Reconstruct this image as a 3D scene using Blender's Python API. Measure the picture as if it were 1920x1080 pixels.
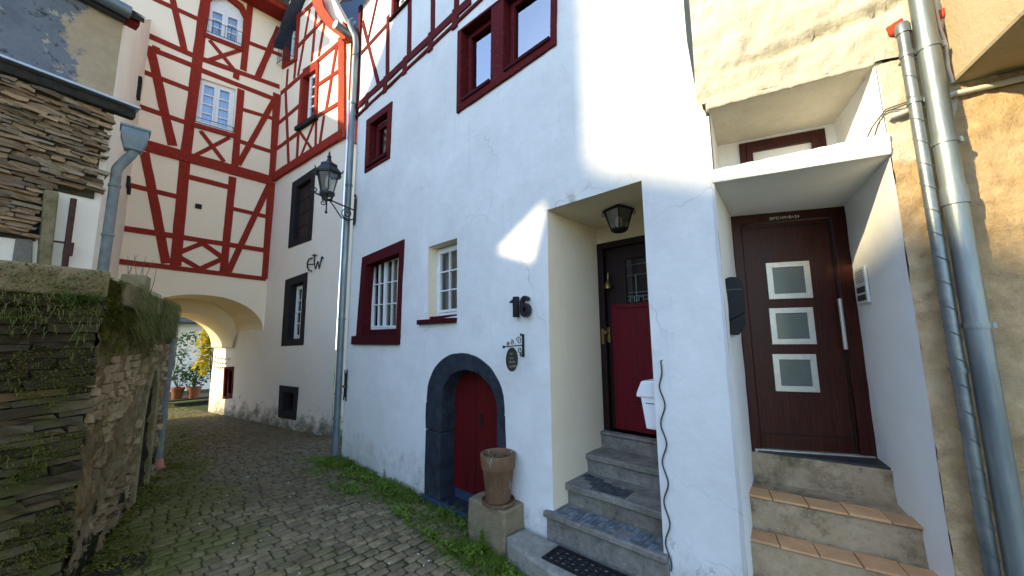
import bpy, bmesh, math, random
from mathutils import Vector, Matrix, noise, geometry
RND = random.Random(11)
V = Vector
for o in list(bpy.data.objects): bpy.data.objects.remove(o)
scene = bpy.context.scene
col = scene.collection

# ------------------------------------------------------------------ camera
FPX, PITCH, ROLL, YAW = 704.9, .13407, -.009458, .82577      # focal length in pixels of a 1920 wide picture
CAM = V((0, 0, 1.92))
fw = V((math.sin(YAW)*math.cos(PITCH), math.cos(YAW)*math.cos(PITCH), math.sin(PITCH)))
rt0 = V((math.cos(YAW), -math.sin(YAW), 0)); up0 = rt0.cross(fw)
rt = rt0*math.cos(ROLL)+up0*math.sin(ROLL); up = -rt0*math.sin(ROLL)+up0*math.cos(ROLL)
cd = bpy.data.cameras.new('camera'); cam = bpy.data.objects.new('camera', cd); col.objects.link(cam)
cam.matrix_world = Matrix(((rt.x, up.x, -fw.x, CAM.x), (rt.y, up.y, -fw.y, CAM.y), (rt.z, up.z, -fw.z, CAM.z), (0, 0, 0, 1)))
cd.sensor_width = 36; cd.lens = FPX/1920*36; cd.clip_start = .05; cd.clip_end = 600
scene.camera = cam
scene.render.resolution_x, scene.render.resolution_y = 1024, 576

# ------------------------------------------------------------------ light
SUN_EL = math.radians(21)
SUN_H = V((-.92, .39, 0)).normalized()
SUN = V((SUN_H.x*math.cos(SUN_EL), SUN_H.y*math.cos(SUN_EL), math.sin(SUN_EL)))
w = bpy.data.worlds.new('World'); scene.world = w; w.use_nodes = True
wn = w.node_tree; bg = wn.nodes['Background']
sky = wn.nodes.new('ShaderNodeTexSky'); sky.sky_type = 'NISHITA'; sky.sun_disc = False
sky.sun_elevation = math.radians(32); sky.sun_rotation = math.atan2(SUN_H.x, SUN_H.y)
sky.air_density = 1.0; sky.dust_density = .2; sky.ozone_density = 1.7
wn.links.new(sky.outputs[0], bg.inputs[0]); bg.inputs[1].default_value = .15
sl = bpy.data.lights.new('sun', 'SUN'); sl.energy = 2.5; sl.angle = math.radians(1.0); sl.color = (1, .82, .47)
so = bpy.data.objects.new('sun', sl); col.objects.link(so)
so.rotation_euler = (-SUN).to_track_quat('-Z', 'Y').to_euler(); so.location = SUN*60
scene.view_settings.view_transform = 'Standard'; scene.view_settings.look = 'None'
scene.view_settings.exposure = 1.85; scene.view_settings.gamma = 1
scene.view_settings.use_curve_mapping = False
try:
    scene.cycles.max_bounces = 10; scene.cycles.diffuse_bounces = 7; scene.cycles.transparent_max_bounces = 12
except Exception: pass

# ------------------------------------------------------------------ projection helpers (pixels of the 1920x1080 photograph to points on real planes)
def ray(x, y): return fw+rt*((x-960)/FPX)-up*((y-540)/FPX)
def onZ(x, y, z): k = ray(x, y); return CAM+k*((z-CAM.z)/k.z)
def onX(x, y, d): k = ray(x, y); return CAM+k*(d/k.x)
def onY(x, y, d): k = ray(x, y); return CAM+k*(d/k.y)
def proj(P):
    v = V(P)-CAM; z = v.dot(fw)
    return (960+FPX*v.dot(rt)/z, 540-FPX*v.dot(up)/z, z)

class Plane:
    def __init__(s, O, u):
        s.O = V(O); s.u = V(u).normalized(); s.v = V((0, 0, 1)); s.n = s.u.cross(s.v)   # n points to the viewer
    def P(s, u, v, o=0): return s.O+s.u*u+s.v*v+s.n*o
    def px(s, x, y, o=0):
        k = ray(x, y); q = s.O+s.n*o; t = (q-CAM).dot(s.n)/k.dot(s.n); p = CAM+k*t
        return ((p-s.O).dot(s.u), p.z)
    def quad(s, *pts, o=0): return [s.px(x, y, o) for x, y in pts]

FAC = Plane((2.88, 0, 0), (0, -1, 0))                 # main white facade; u = -Y
TF = Plane((0, 10.92, 0), (1, 0, 0))                  # half-timbered front; u = X
SW = Plane((3.288, 8.0, 0), (.196, -.981, 0))         # its side wall along the alley
RP = Plane((2.855, .68, 0), (.295, -.9556, 0))        # right house
LP = Plane((-.2, 7.2, 0), (.98, .2, 0))               # left house front
LW = Plane((-.2, 7.2, 0), (.0804, .9968, 0))          # left house alley side
MF = Plane((-.028, 4.64, 0), (.97, .25, 0))           # garden wall front
MS = Plane((-.028, 4.64, 0), (.2145, .977, 0))        # garden wall alley side

# ------------------------------------------------------------------ materials
def lin(r, g, b):
    f = lambda c: (c/255/12.92 if c/255 <= .04045 else ((c/255+.055)/1.055)**2.4)
    return (f(r), f(g), f(b), 1)
def C4(c): return tuple(c)+(1,) if len(c) == 3 else tuple(c)
class NT:
    def __init__(s, name):
        s.m = bpy.data.materials.new(name); s.m.use_nodes = True; s.t = s.m.node_tree; s.N = s.t.nodes
        s.b = s.N['Principled BSDF']; s.out = s.N['Material Output']
        s.tc = s.N.new('ShaderNodeNewGeometry').outputs['Position']
    def lk(s, a, b): s.t.links.new(a, b)
    def noise(s, scale, detail=4, rough=.6, vec=None, stretch=None):
        n = s.N.new('ShaderNodeTexNoise'); n.inputs['Scale'].default_value = scale
        n.inputs['Detail'].default_value = detail; n.inputs['Roughness'].default_value = rough
        v = vec or s.tc
        if stretch:
            mp = s.N.new('ShaderNodeMapping'); mp.inputs['Scale'].default_value = stretch; s.lk(v, mp.inputs[0]); v = mp.outputs[0]
        s.lk(v, n.inputs['Vector']); return n.outputs['Fac']
    def ramp(s, fac, lo, hi, a=0., b=1.):
        r = s.N.new('ShaderNodeMapRange'); r.inputs[1].default_value = lo; r.inputs[2].default_value = hi
        r.inputs[3].default_value = a; r.inputs[4].default_value = b; s.lk(fac, r.inputs[0]); return r.outputs[0]
    def mix(s, fac, a, b, mode='MIX'):
        m = s.N.new('ShaderNodeMix'); m.data_type = 'RGBA'; m.blend_type = mode
        if isinstance(fac, (int, float)): m.inputs[0].default_value = fac
        else: s.lk(fac, m.inputs[0])
        for i, c in ((6, a), (7, b)):
            if isinstance(c, (tuple, list)): m.inputs[i].default_value = C4(c)
            else: s.lk(c, m.inputs[i])
        return m.outputs[2]
    def math(s, op, a, b=0.):
        m = s.N.new('ShaderNodeMath'); m.operation = op
        for i, c in ((0, a), (1, b)):
            if isinstance(c, (int, float)): m.inputs[i].default_value = c
            else: s.lk(c, m.inputs[i])
        return m.outputs[0]
    def bump(s, h, strength, dist=.01, prev=None):
        b = s.N.new('ShaderNodeBump'); b.inputs['Strength'].default_value = strength; b.inputs['Distance'].default_value = dist
        s.lk(h, b.inputs['Height'])
        if prev: s.lk(prev, b.inputs['Normal'])
        return b.outputs[0]
    def rand(s):
        return s.N.new('ShaderNodeObjectInfo').outputs['Random']
    def sep(s):
        x = s.N.new('ShaderNodeSeparateXYZ'); s.lk(s.tc, x.inputs[0]); return x.outputs
    def fin(s, colr, rough=.85, normal=None, metal=0, spec=.3):
        if isinstance(colr, (tuple, list)): s.b.inputs['Base Color'].default_value = C4(colr)
        else: s.lk(colr, s.b.inputs['Base Color'])
        if isinstance(rough, (int, float)): s.b.inputs['Roughness'].default_value = rough
        else: s.lk(rough, s.b.inputs['Roughness'])
        if normal: s.lk(normal, s.b.inputs['Normal'])
        s.b.inputs['Metallic'].default_value = metal
        s.b.inputs['Specular IOR Level'].default_value = spec
        return s.m

def simple(name, c1, c2=None, scale=6, rough=.8, bump=.3, bscale=80, bdist=.004, metal=0, spec=.3, stretch=None, rnd=0, lo=.35, hi=.65):
    n = NT(name); c = c1
    if c2 is not None: c = n.mix(n.ramp(n.noise(scale, 5, .65, stretch=stretch), lo, hi), c1, c2)
    if rnd:
        h = n.N.new('ShaderNodeHueSaturation'); n.lk(n.ramp(n.rand(), 0, 1, 1-rnd, 1+rnd), h.inputs['Value'])
        if isinstance(c, (tuple, list)): h.inputs['Color'].default_value = C4(c)
        else: n.lk(c, h.inputs['Color'])
        c = h.outputs[0]
    nb = n.bump(n.noise(bscale, 4, .6, stretch=stretch), bump, bdist) if bump else None
    return n.fin(c, rough, nb, metal, spec)

def plaster(name, base, stain, bump=.25, stain_amt=.35, base_dirt=0., rough=.9, coarse=0, dirtcol=(.16, .15, .10), peel=False):
    n = NT(name)
    c = n.mix(n.ramp(n.noise(1.3, 6, .7), .35, .75, 0, stain_amt), base, stain)
    c = n.mix(n.ramp(n.noise(2.2, 5, .7, stretch=(6, 6, .35)), .58, .8, 0, stain_amt*.8), c, stain)       # rain streaks
    if peel:
        vo = n.N.new('ShaderNodeTexVoronoi'); vo.feature = 'DISTANCE_TO_EDGE'; vo.inputs['Scale'].default_value = .9
        wv_ = n.N.new('ShaderNodeVectorMath'); wv_.operation = 'ADD'; nz = n.N.new('ShaderNodeTexNoise'); nz.inputs['Scale'].default_value = 5; n.lk(n.tc, nz.inputs['Vector'])
        sc_ = n.N.new('ShaderNodeVectorMath'); sc_.operation = 'SCALE'; sc_.inputs['Scale'].default_value = .22; n.lk(nz.outputs['Color'], sc_.inputs[0])
        n.lk(n.tc, wv_.inputs[0]); n.lk(sc_.outputs[0], wv_.inputs[1]); n.lk(wv_.outputs[0], vo.inputs['Vector'])
        ck = n.math('MULTIPLY', n.ramp(vo.outputs['Distance'], .002, .006, 1, 0), n.ramp(n.noise(1.1, 3, .5), .50, .60, 0, .45))
        c = n.mix(ck, c, (.42, .42, .40))
        c = n.mix(n.ramp(n.noise(.55, 4, .6), .48, .62, 0, .30), c, (.66, .64, .58))
    if base_dirt:
        z = n.sep()[2]
        a = n.math('ADD', n.ramp(z, .0, .75, 1, 0), n.ramp(n.noise(3.5, 6, .75), .3, .7, -.55, .35))
        c = n.mix(n.math('MULTIPLY', n.ramp(a, .35, .9), base_dirt), c, dirtcol)
    h1 = n.bump(n.noise(3.5, 3, .5), .35, .03)
    if peel:
        pz = n.math('ADD', n.ramp(n.sep()[2], .1, .85, .50, -.3), n.ramp(n.noise(3.2, 7, .72), .3, .7, -.4, .4))
        pm = n.ramp(pz, .30, .33); c = n.mix(n.math('MULTIPLY', pm, .22), c, (.60, .60, .58)); h1 = n.bump(pm, .8, .006, h1)
    h2 = n.bump(n.noise(38, 5, .65), bump, .006, h1)
    if coarse: h2 = n.bump(n.noise(16, 8, .75), coarse, .02, h2)
    return n.fin(c, rough, h2)

M = {}
M['white'] = plaster('white_lime_plaster', (.80, .795, .775), (.60, .60, .575), stain_amt=.75, base_dirt=.45, dirtcol=(.34, .32, .26), peel=True)
M['white_reveal'] = plaster('cream_plaster_reveal', (.86, .75, .57), (.68, .57, .41), base_dirt=.5, dirtcol=(.3, .26, .2))  # warm bounce light on white plaster is put into the base colour
M['jamb'] = plaster('white_rough_jamb', (.82, .82, .81), (.62, .62, .60), bump=.5)
M['rough'] = plaster('rough_cream_render', (.66, .62, .515), (.44, .395, .30), bump=.8, coarse=1., stain_amt=.8)
def tan_mat():
    n = NT('tan_roughcast')
    c = n.mix(n.ramp(n.noise(7, 9, .8), .32, .68), (.76, .53, .29), (.42, .275, .14))
    c = n.mix(n.ramp(n.noise(1.1, 5, .7), .5, .7, 0, .6), c, (.68, .53, .35))
    z = n.sep()[2]
    a = n.math('ADD', z, n.ramp(n.noise(9, 6, .7), .2, .8, -.05, .05))
    a = n.math('SUBTRACT', a, n.ramp(n.sep()[1], -.56, -.46, .42, 0))
    c = n.mix(n.ramp(a, 2.93, 2.96), c, (.74, .68, .53))            # the upper wall is limewashed cream, with a ragged lower edge
    h = n.bump(n.noise(55, 8, .72), 1., .016); h = n.bump(n.noise(150, 3, .7), .8, .006, h)
    return n.fin(c, .95, h)
M['tan'] = tan_mat()
M['cream'] = plaster('cream_infill_plaster', (.90, .76, .575), (.82, .68, .50), bump=.15, stain_amt=.25)
M['tunnel'] = plaster('warm_tunnel_plaster', (.86, .72, .48), (.70, .56, .35), bump=.3, base_dirt=.8, dirtcol=(.22, .19, .13))  # warm bounce on the white vault is painted into this colour
M['side'] = plaster('side_wall_plaster', (.84, .76, .65), (.68, .60, .51), bump=.3, base_dirt=.9, dirtcol=(.13, .12, .07))
def beam_mat(name, c1, c2):
    n = NT(name)
    c = n.mix(n.ramp(n.noise(9, 6, .7), .3, .75), c1, c2)
    c = n.mix(n.ramp(n.noise(22, 7, .78), .56, .70, 0, .45), c, n.mix(.5, c, (.40, .24, .18)))
    c = n.mix(n.ramp(n.noise(14, 6, .75), .58, .66, 0, .6), c, n.mix(.6, c, (.02, .01, .008)))
    h = n.bump(n.noise(30, 6, .7), .7, .009)
    return n.fin(c, .8, h, 0, .12)
M['red'] = beam_mat('red_oxide_timber', (.31, .032, .018), (.22, .022, .014))
M['orange'] = beam_mat('red_orange_timber', (.42, .07, .03), (.30, .035, .02))  # red timber with its sunlit tone put into the colour; also red stone
M['maroon'] = beam_mat('maroon_timber', (.115, .010, .012), (.080, .008, .010))
M['maroon_old'] = simple('maroon_old_stone_frame', (.10, .009, .014), (.05, .006, .009), 25, .85, .8, 60, .01, spec=.1)
M['sillred'] = simple('dark_plum_sill', (.06, .006, .010), (.04, .005, .008), 10, .8, .3, spec=.12)
M['basalt'] = simple('blue_black_basalt', (.030, .038, .050), (.012, .016, .024), 9, .8, .9, 40, .012)
M['darkframe'] = simple('weathered_black_frame', (.022, .020, .021), (.010, .009, .011), 14, .8, .7, 50, .008)
M['shutter'] = simple('dark_brown_shutter', (.045, .028, .028), (.02, .012, .014), 20, .75, .5, 50, stretch=(1, 1, .1))
M['winwhite'] = simple('white_window_paint', (.80, .80, .80), (.72, .72, .72), 20, .45, .05, spec=.4)
M['cellar'] = simple('dark_red_cellar_door', (.105, .004, .004), (.075, .003, .004), 7, .55, .25, 60, stretch=(1, 1, .12))
M['cellarblue'] = simple('blue_grey_kick_board', (.030, .055, .095), (.022, .042, .07), 8, .7, .3)
M['door1'] = simple('wine_red_door', (.13, .003, .010), (.10, .002, .008), 30, .5, .1, 60, stretch=(1, 1, .06), spec=.2)
M['door1dark'] = simple('dark_wine_door_frame', (.016, .003, .004), (.010, .002, .003), 30, .5, .1, 60)  # dark frame paint; also stands in for porch shade on the upper leaf
def door2_mat():
    n = NT('dark_brown_wood_grain')
    g = n.noise(14, 6, .7, stretch=(7, 7, .25))
    c = n.mix(n.ramp(g, .35, .68), (.022, .0045, .003), (.075, .017, .009))
    return n.fin(c, n.ramp(g, .3, .7, .32, .5), n.bump(g, .15, .003), 0, .22)
M['door2'] = door2_mat()
M['steel'] = simple('brushed_steel', (.60, .58, .52), (.52, .50, .44), 30, .38, .1, 200, metal=.55, spec=.5)
M['frost'] = simple('frosted_grey_glass', (.13, .15, .13), (.10, .12, .105), 3, .22, 0, spec=.5)
M['zinc'] = simple('galvanised_zinc', (.27, .30, .30), (.16, .19, .20), 4, .48, .2, 40, metal=.7, spec=.5, stretch=(3, 3, .5))
M['zinc2'] = simple('old_spiral_zinc', (.26, .28, .28), (.14, .165, .175), 6, .42, .3, 30, metal=.7, spec=.5)
M['bluezinc'] = simple('blue_grey_painted_pipe', (.16, .20, .22), (.12, .155, .175), 6, .45, .1, 60, metal=.3, spec=.5)
M['greypaint'] = simple('grey_pipe_paint', (.20, .21, .20), (.13, .14, .13), 9, .6, .3)
M['terra'] = simple('terracotta_boot', (.42, .19, .13), (.33, .14, .10), 15, .8, .2)
M['iron'] = simple('black_wrought_iron', (.016, .016, .018), (.009, .009, .010), 30, .5, .2, 80, spec=.4)
M['black'] = simple('satin_black_metal', (.008, .009, .009), None, 1, .5, 0, spec=.2)
M['bwhite'] = simple('white_enamel_box', (.82, .83, .84), None, 1, .3, 0, spec=.5)
M['brass'] = simple('worn_brass', (.34, .24, .085), (.20, .14, .05), 30, .35, .1, metal=.9)
M['plasticwhite'] = simple('white_plastic', (.74, .74, .72), None, 1, .4, 0)
M['grey'] = simple('dark_grey_plastic', (.05, .05, .05), None, 1, .5, 0)
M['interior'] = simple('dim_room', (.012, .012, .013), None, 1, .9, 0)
M['curtain'] = simple('beige_curtain', (.34, .29, .22), (.20, .17, .125), 14, .9, .3, 20, stretch=(1, 1, .05))
M['lace'] = simple('white_lace_curtain', (.62, .66, .78), (.40, .44, .60), 18, .9, .2, 20, stretch=(1, 1, .06))
def step_mat(name, a, b, moss, sc=7):
    n = NT(name)
    c = n.mix(n.ramp(n.noise(sc, 8, .75), .3, .72), a, b)
    c = n.mix(n.ramp(n.noise(3, 6, .7), .50, .66, 0, .8), c, moss)
    c = n.mix(n.ramp(n.noise(11, 7, .8), .55, .68, 0, .75), c, n.mix(.75, c, (.02, .018, .014)))
    c = n.mix(n.ramp(n.noise(45, 3, .6), .64, .72, 0, .5), c, (.45, .45, .43))
    h = n.bump(n.noise(14, 6, .7), .6, .015); h = n.bump(n.noise(90, 4, .6), .4, .004, h)
    return n.fin(c, .8, h)
M['step'] = step_mat('blue_grey_stone_step', (.115, .108, .094), (.30, .28, .24), (.14, .122, .072))
M['slabstone'] = step_mat('pale_entrance_slab', (.19, .185, .155), (.40, .375, .32), (.16, .15, .075))
M['mosaic'] = simple('grey_mosaic_tile', (.18, .20, .22), (.11, .13, .145), 25, .6, .3, rnd=.35)
M['mosaicdark'] = simple('dark_mosaic_tile', (.045, .052, .060), (.07, .08, .09), 25, .6, .3, rnd=.3)
M['concrete'] = step_mat('dirty_tan_concrete', (.29, .205, .115), (.48, .375, .24), (.11, .078, .044), 5)
M['tile'] = simple('terracotta_stair_tile', (.60, .335, .165), (.50, .27, .125), 9, .55, .2, rnd=.10)
M['slateedge'] = simple('black_slate_threshold', (.03, .032, .030), (.05, .05, .047), 14, .5, .3)
def block_mat():
    n = NT('lichen_sandstone_block')
    c = n.mix(n.ramp(n.noise(9, 8, .75), .3, .7), (.16, .125, .070), (.30, .24, .145))
    c = n.mix(n.ramp(n.noise(70, 3, .6), .6, .7, 0, .6), c, (.24, .235, .2))
    h = n.bump(n.noise(30, 7, .7), .8, .012)
    return n.fin(c, .92, h)
M['block'] = block_mat()
def pot_mat():
    n = NT('weathered_terracotta_pot')
    c = n.mix(n.ramp(n.noise(7, 7, .7, stretch=(1, 1, .35)), .3, .65), (.22, .108, .055), (.115, .072, .042))
    c = n.mix(n.ramp(n.noise(16, 6, .75, stretch=(1, 1, .4)), .54, .66, 0, .8), c, (.30, .27, .22))
    return n.fin(c, .85, n.bump(n.noise(60, 5, .6), .3, .004))
M['pot'] = pot_mat()
M['soil'] = simple('potting_soil', (.035, .024, .014), (.07, .05, .03), 60, .95, 1, 90, .01)
def cobble_mat():
    n = NT('basalt_cobble')
    c = n.mix(n.ramp(n.noise(22, 6, .7), .3, .7), (.30, .232, .128), (.17, .13, .072))
    h = n.N.new('ShaderNodeHueSaturation'); n.lk(n.ramp(n.rand(), 0, 1, .75, 1.3), h.inputs['Value']); n.lk(c, h.inputs['Color']); c = h.outputs[0]
    c = n.mix(n.ramp(n.noise(5.5, 3, .6), .35, .65, 0, .75), c, n.mix(.62, c, (.03, .026, .02)))
    xyz = n.sep()
    g = n.math('ADD', n.ramp(n.noise(.9, 5, .65), .3, .7, -.5, .5), n.ramp(n.math('SUBTRACT', xyz[0], n.math('MULTIPLY', xyz[1], .09)), -.15, 1.45, 1.15, -.10))
    c = n.mix(n.math('MULTIPLY', n.ramp(g, .2, .8), .65), c, n.mix(n.noise(50, 4, .6), (.075, .092, .009), (.150, .135, .026)))
    return n.fin(c, .78, n.bump(n.noise(45, 5, .65), .6, .006), 0, .25)
M['cobble'] = cobble_mat()
def joint_mat():
    n = NT('mossy_joint_soil')
    c = n.mix(n.ramp(n.noise(14, 6, .7), .35, .65), (.026, .021, .010), (.050, .068, .008))
    c = n.mix(n.ramp(n.noise(1.2, 5, .6), .4, .65, 0, .75), c, (.070, .105, .012))
    return n.fin(c, .95, n.bump(n.noise(60, 6, .7), 1, .015))
M['joint'] = joint_mat()
def slate_mat(name, cols, moss=0, rnd=.45, mcol=(.035, .045, .008)):
    n = NT(name)
    r = n.rand()
    cr = n.N.new('ShaderNodeValToRGB'); n.lk(r, cr.inputs[0])
    e = cr.color_ramp.elements
    while len(e) < len(cols): e.new(.5)
    for i, c in enumerate(cols): e[i].position = i/(len(cols)-1); e[i].color = C4(c)
    c = n.mix(n.ramp(n.noise(12, 7, .75, stretch=(1, 1, 3)), .3, .75, 0, .8), cr.outputs[0], n.mix(.55, cr.outputs[0], (.01, .01, .01)))
    c = n.mix(n.ramp(n.noise(40, 4, .7), .62, .75, 0, .4), c, (.30, .27, .22))
    if moss: c = n.mix(n.ramp(n.noise(2.6, 7, .75), .62-moss*.3, .76-moss*.25), c, n.mix(n.noise(60, 3), mcol, (.075, .07, .018)))
    h = n.bump(n.noise(10, 6, .7, stretch=(1, 1, 5)), .8, .02); h = n.bump(n.noise(60, 5, .7), .5, .006, h)
    return n.fin(c, .85, h)
M['slate'] = slate_mat('mossy_grey_slate', [(.11, .078, .040), (.055, .040, .020), (.20, .150, .085), (.034, .025, .013), (.14, .090, .040), (.10, .083, .05), (.17, .10, .045)], .5, mcol=(.060, .070, .010))
M['slatebrown'] = slate_mat('brown_slate_rubble', [(.34, .20, .10), (.19, .13, .08), (.52, .34, .18), (.11, .078, .05), (.42, .32, .21), (.26, .155, .075)], 0)
M['rubble'] = slate_mat('pale_rubble_stone', [(.40, .28, .15), (.24, .165, .09), (.52, .39, .23), (.16, .11, .06)], .25)
M['mortar'] = simple('dark_earth_mortar', (.030, .025, .015), (.065, .055, .030), 9, .95, 1, 40, .02)
def sidewall_mat():
    n = NT('patchy_mossy_render')
    c = n.mix(n.ramp(n.noise(9, 8, .78, stretch=(1, 1, .45)), .3, .7), (.40, .28, .15), (.11, .075, .036))
    z = n.sep()[2]
    a = n.math('ADD', n.ramp(z, 1.5, 2.4, -.25, .8), n.ramp(n.noise(3, 7, .75), .25, .75, -.55, .55))
    c = n.mix(n.ramp(a, .15, .4), c, n.mix(n.noise(40, 4, .7), (.050, .066, .008), (.125, .110, .020)))
    c = n.mix(n.ramp(n.math('ADD', n.ramp(z, .2, .9, .6, -.4), n.ramp(n.noise(4, 6, .7), .3, .7, -.5, .5)), .2, .5), c, (.030, .030, .014))
    # a long smear of grey cement running up the alley face
    yy = n.sep()[1]
    ln = n.math('SUBTRACT', z, n.math('MULTIPLY', n.math('SUBTRACT', yy, 4.55), .62))
    ln = n.math('ADD', ln, n.ramp(n.noise(5, 6, .7), .2, .8, -.22, .22))
    k = n.math('MULTIPLY', n.math('MULTIPLY', n.ramp(ln, -.07, -.05), n.ramp(ln, .05, .07, 1, 0)), n.ramp(z, 1.35, 1.5, 1, 0))
    c = n.mix(k, c, n.mix(n.noise(30, 4), (.36, .29, .19), (.24, .185, .115)))
    h = n.bump(n.noise(11, 8, .78), 1, .05); h = n.bump(n.noise(50, 5, .7), .7, .012, h)
    return n.fin(c, .95, h, 0, .1)
M['mossyrender'] = sidewall_mat()
M['capstone'] = step_mat('mossy_concrete_coping', (.17, .13, .066), (.27, .21, .115), (.055, .062, .010), 4)
M['patch'] = simple('grey_cement_patch', (.20, .185, .155), (.15, .135, .11), 20, .9, .6, 60, .006)
def bluegrey_mat():
    n = NT('blue_bitumen_and_tan_render')
    u = n.math('ADD', n.sep()[0], n.ramp(n.noise(2.2, 6, .7), .2, .8, -.30, .30))
    blue = n.mix(n.ramp(n.noise(3, 8, .75), .3, .7), (.10, .115, .14), (.20, .215, .24))
    blue = n.mix(n.ramp(n.noise(6, 7, .78), .54, .64, 0, .9), blue, (.028, .032, .042))
    blue = n.mix(n.ramp(n.noise(4.2, 5, .7), .60, .64, 0, .8), blue, (.42, .36, .27))
    tan = n.mix(n.ramp(n.noise(5, 7, .7), .3, .7), (.44, .34, .22), (.32, .245, .155))
    c = n.mix(n.ramp(u, -.64, -.58), blue, tan)
    return n.fin(c, .9, n.bump(n.noise(20, 7, .72), .8, .02))
M['bluegrey'] = bluegrey_mat()
M['leftwhite'] = plaster('left_house_plaster', (.83, .75, .63), (.62, .54, .44), bump=.4, stain_amt=.5)
M['flash'] = simple('pale_metal_flashing', (.45, .50, .56), (.36, .41, .47), 6, .45, .1, metal=.4)
M['tar'] = simple('black_tar_underside', (.015, .014, .013), (.04, .034, .026), 12, .9, .6)
M['rust'] = simple('rusty_iron_pipe', (.085, .030, .020), (.045, .018, .014), 20, .8, .4)
M['roofslate'] = simple('dark_roof_slate', (.035, .038, .045), (.06, .06, .062), 8, .6, .4, rnd=.3)
M['roofblue'] = simple('dark_blue_slate', (.022, .032, .055), (.035, .048, .075), 8, .5, .3)
M['roofold'] = simple('lichen_slate', (.06, .055, .045), (.10, .095, .06), 30, .8, .5, rnd=.3)
M['overhang'] = plaster('sandy_overhang_render', (.50, .41, .27), (.38, .30, .19), bump=.6, coarse=.4)
M['drain'] = simple('rusty_drain_grate', (.040, .030, .020), (.025, .02, .014), 20, .8, .4)
M['mat'] = simple('black_rubber', (.010, .011, .012), None, 1, .6, .3, 200)
M['signoval'] = simple('dark_bronze_plate', (.035, .033, .026), (.022, .021, .018), 30, .5, .2)
M['chalk'] = simple('white_chalk', (.75, .75, .72), None, 1, .9, 0)
M['signmark'] = simple('pale_sign_lettering', (.26, .24, .18), None, 1, .8, 0)
M['farwhite'] = plaster('far_white_wall', (.82, .83, .84), (.7, .7, .7), bump=.1)
M['farroof'] = simple('far_grey_eave', (.10, .11, .13), (.08, .09, .1), 6, .6, .1)
M['claypot'] = simple('clay_pot', (.24, .085, .045), (.17, .06, .035), 12, .85, .2)
M['timberdark'] = simple('dark_planter_wood', (.05, .038, .026), (.03, .022, .016), 10, .85, .3)
M['bulb'] = simple('milky_lamp_glass', (.55, .52, .44), None, 1, .3, 0)
M['paper'] = simple('pale_petal', (.8, .78, .72), None, 1, .8, 0)
M['wire'] = simple('grey_cable', (.055, .055, .05), None, 1, .6, 0)
M['wirewhite'] = simple('white_cable', (.55, .53, .48), None, 1, .6, 0)

def glass_mat(name, fac, tint=(.75, .8, .82), rough=.02):
    n = NT(name); n.N.remove(n.b)
    g = n.N.new('ShaderNodeBsdfGlossy'); g.inputs['Roughness'].default_value = rough; g.inputs['Color'].default_value = (.9, .95, 1, 1)
    t = n.N.new('ShaderNodeBsdfTransparent'); t.inputs['Color'].default_value = C4(tint)
    f = n.N.new('ShaderNodeFresnel'); f.inputs['IOR'].default_value = 1.5
    a = n.math('MINIMUM', n.math('ADD', n.math('MULTIPLY', f.outputs[0], 1.0), fac), .95)
    nb = n.bump(n.noise(3, 2, .5), .06, .01); n.lk(nb, g.inputs['Normal'])
    mx = n.N.new('ShaderNodeMixShader'); n.lk(a, mx.inputs[0]); n.lk(t.outputs[0], mx.inputs[1]); n.lk(g.outputs[0], mx.inputs[2])
    n.lk(mx.outputs[0], n.out.inputs['Surface']); return n.m
M['glass'] = glass_mat('window_glass', .06)
M['glasssky'] = glass_mat('big_window_glass', .24)
M['glassdark'] = glass_mat('porch_door_glass', -.02, (.5, .5, .5))
M['lampglass'] = glass_mat('lantern_glass', .10, (.85, .85, .8))
def leaf_mat(name, c1, c2, trans=.35, rnd=.3, rough=.55):
    n = NT(name)
    c = n.mix(n.ramp(n.noise(9, 3, .6), .3, .7), c1, c2)
    n.fin(c, rough, None, 0, .3)
    tr = n.N.new('ShaderNodeBsdfTranslucent'); n.lk(c, tr.inputs['Color'])
    mx = n.N.new('ShaderNodeMixShader'); mx.inputs[0].default_value = trans
    n.lk(n.b.outputs[0], mx.inputs[1]); n.lk(tr.outputs[0], mx.inputs[2]); n.lk(mx.outputs[0], n.out.inputs['Surface'])
    return n.m
M['grass'] = leaf_mat('grass_green', (.10, .18, .014), (.19, .25, .030))
M['weed'] = leaf_mat('weed_green', (.11, .20, .018), (.21, .28, .035))
M['moss'] = leaf_mat('moss_green', (.075, .100, .009), (.165, .150, .018), .15)
M['drygrass'] = leaf_mat('dry_grass', (.20, .18, .05), (.12, .15, .03), .25)
M['fern'] = leaf_mat('fern_green', (.045, .12, .02), (.08, .16, .03))
M['yellowleaf'] = leaf_mat('yellow_vine_leaf', (.60, .46, .03), (.42, .40, .04), .5)
M['greenleaf'] = leaf_mat('dark_shrub_leaf', (.030, .075, .018), (.05, .10, .03), .35)
M['palegreen'] = leaf_mat('pale_bush_leaf', (.07, .12, .04), (.11, .16, .06), .4)
M['redleaf'] = leaf_mat('red_weed_leaf', (.22, .03, .012), (.15, .05, .02), .3)
M['twig'] = simple('grey_twig', (.10, .08, .06), None, 1, .9, 0)

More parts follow.
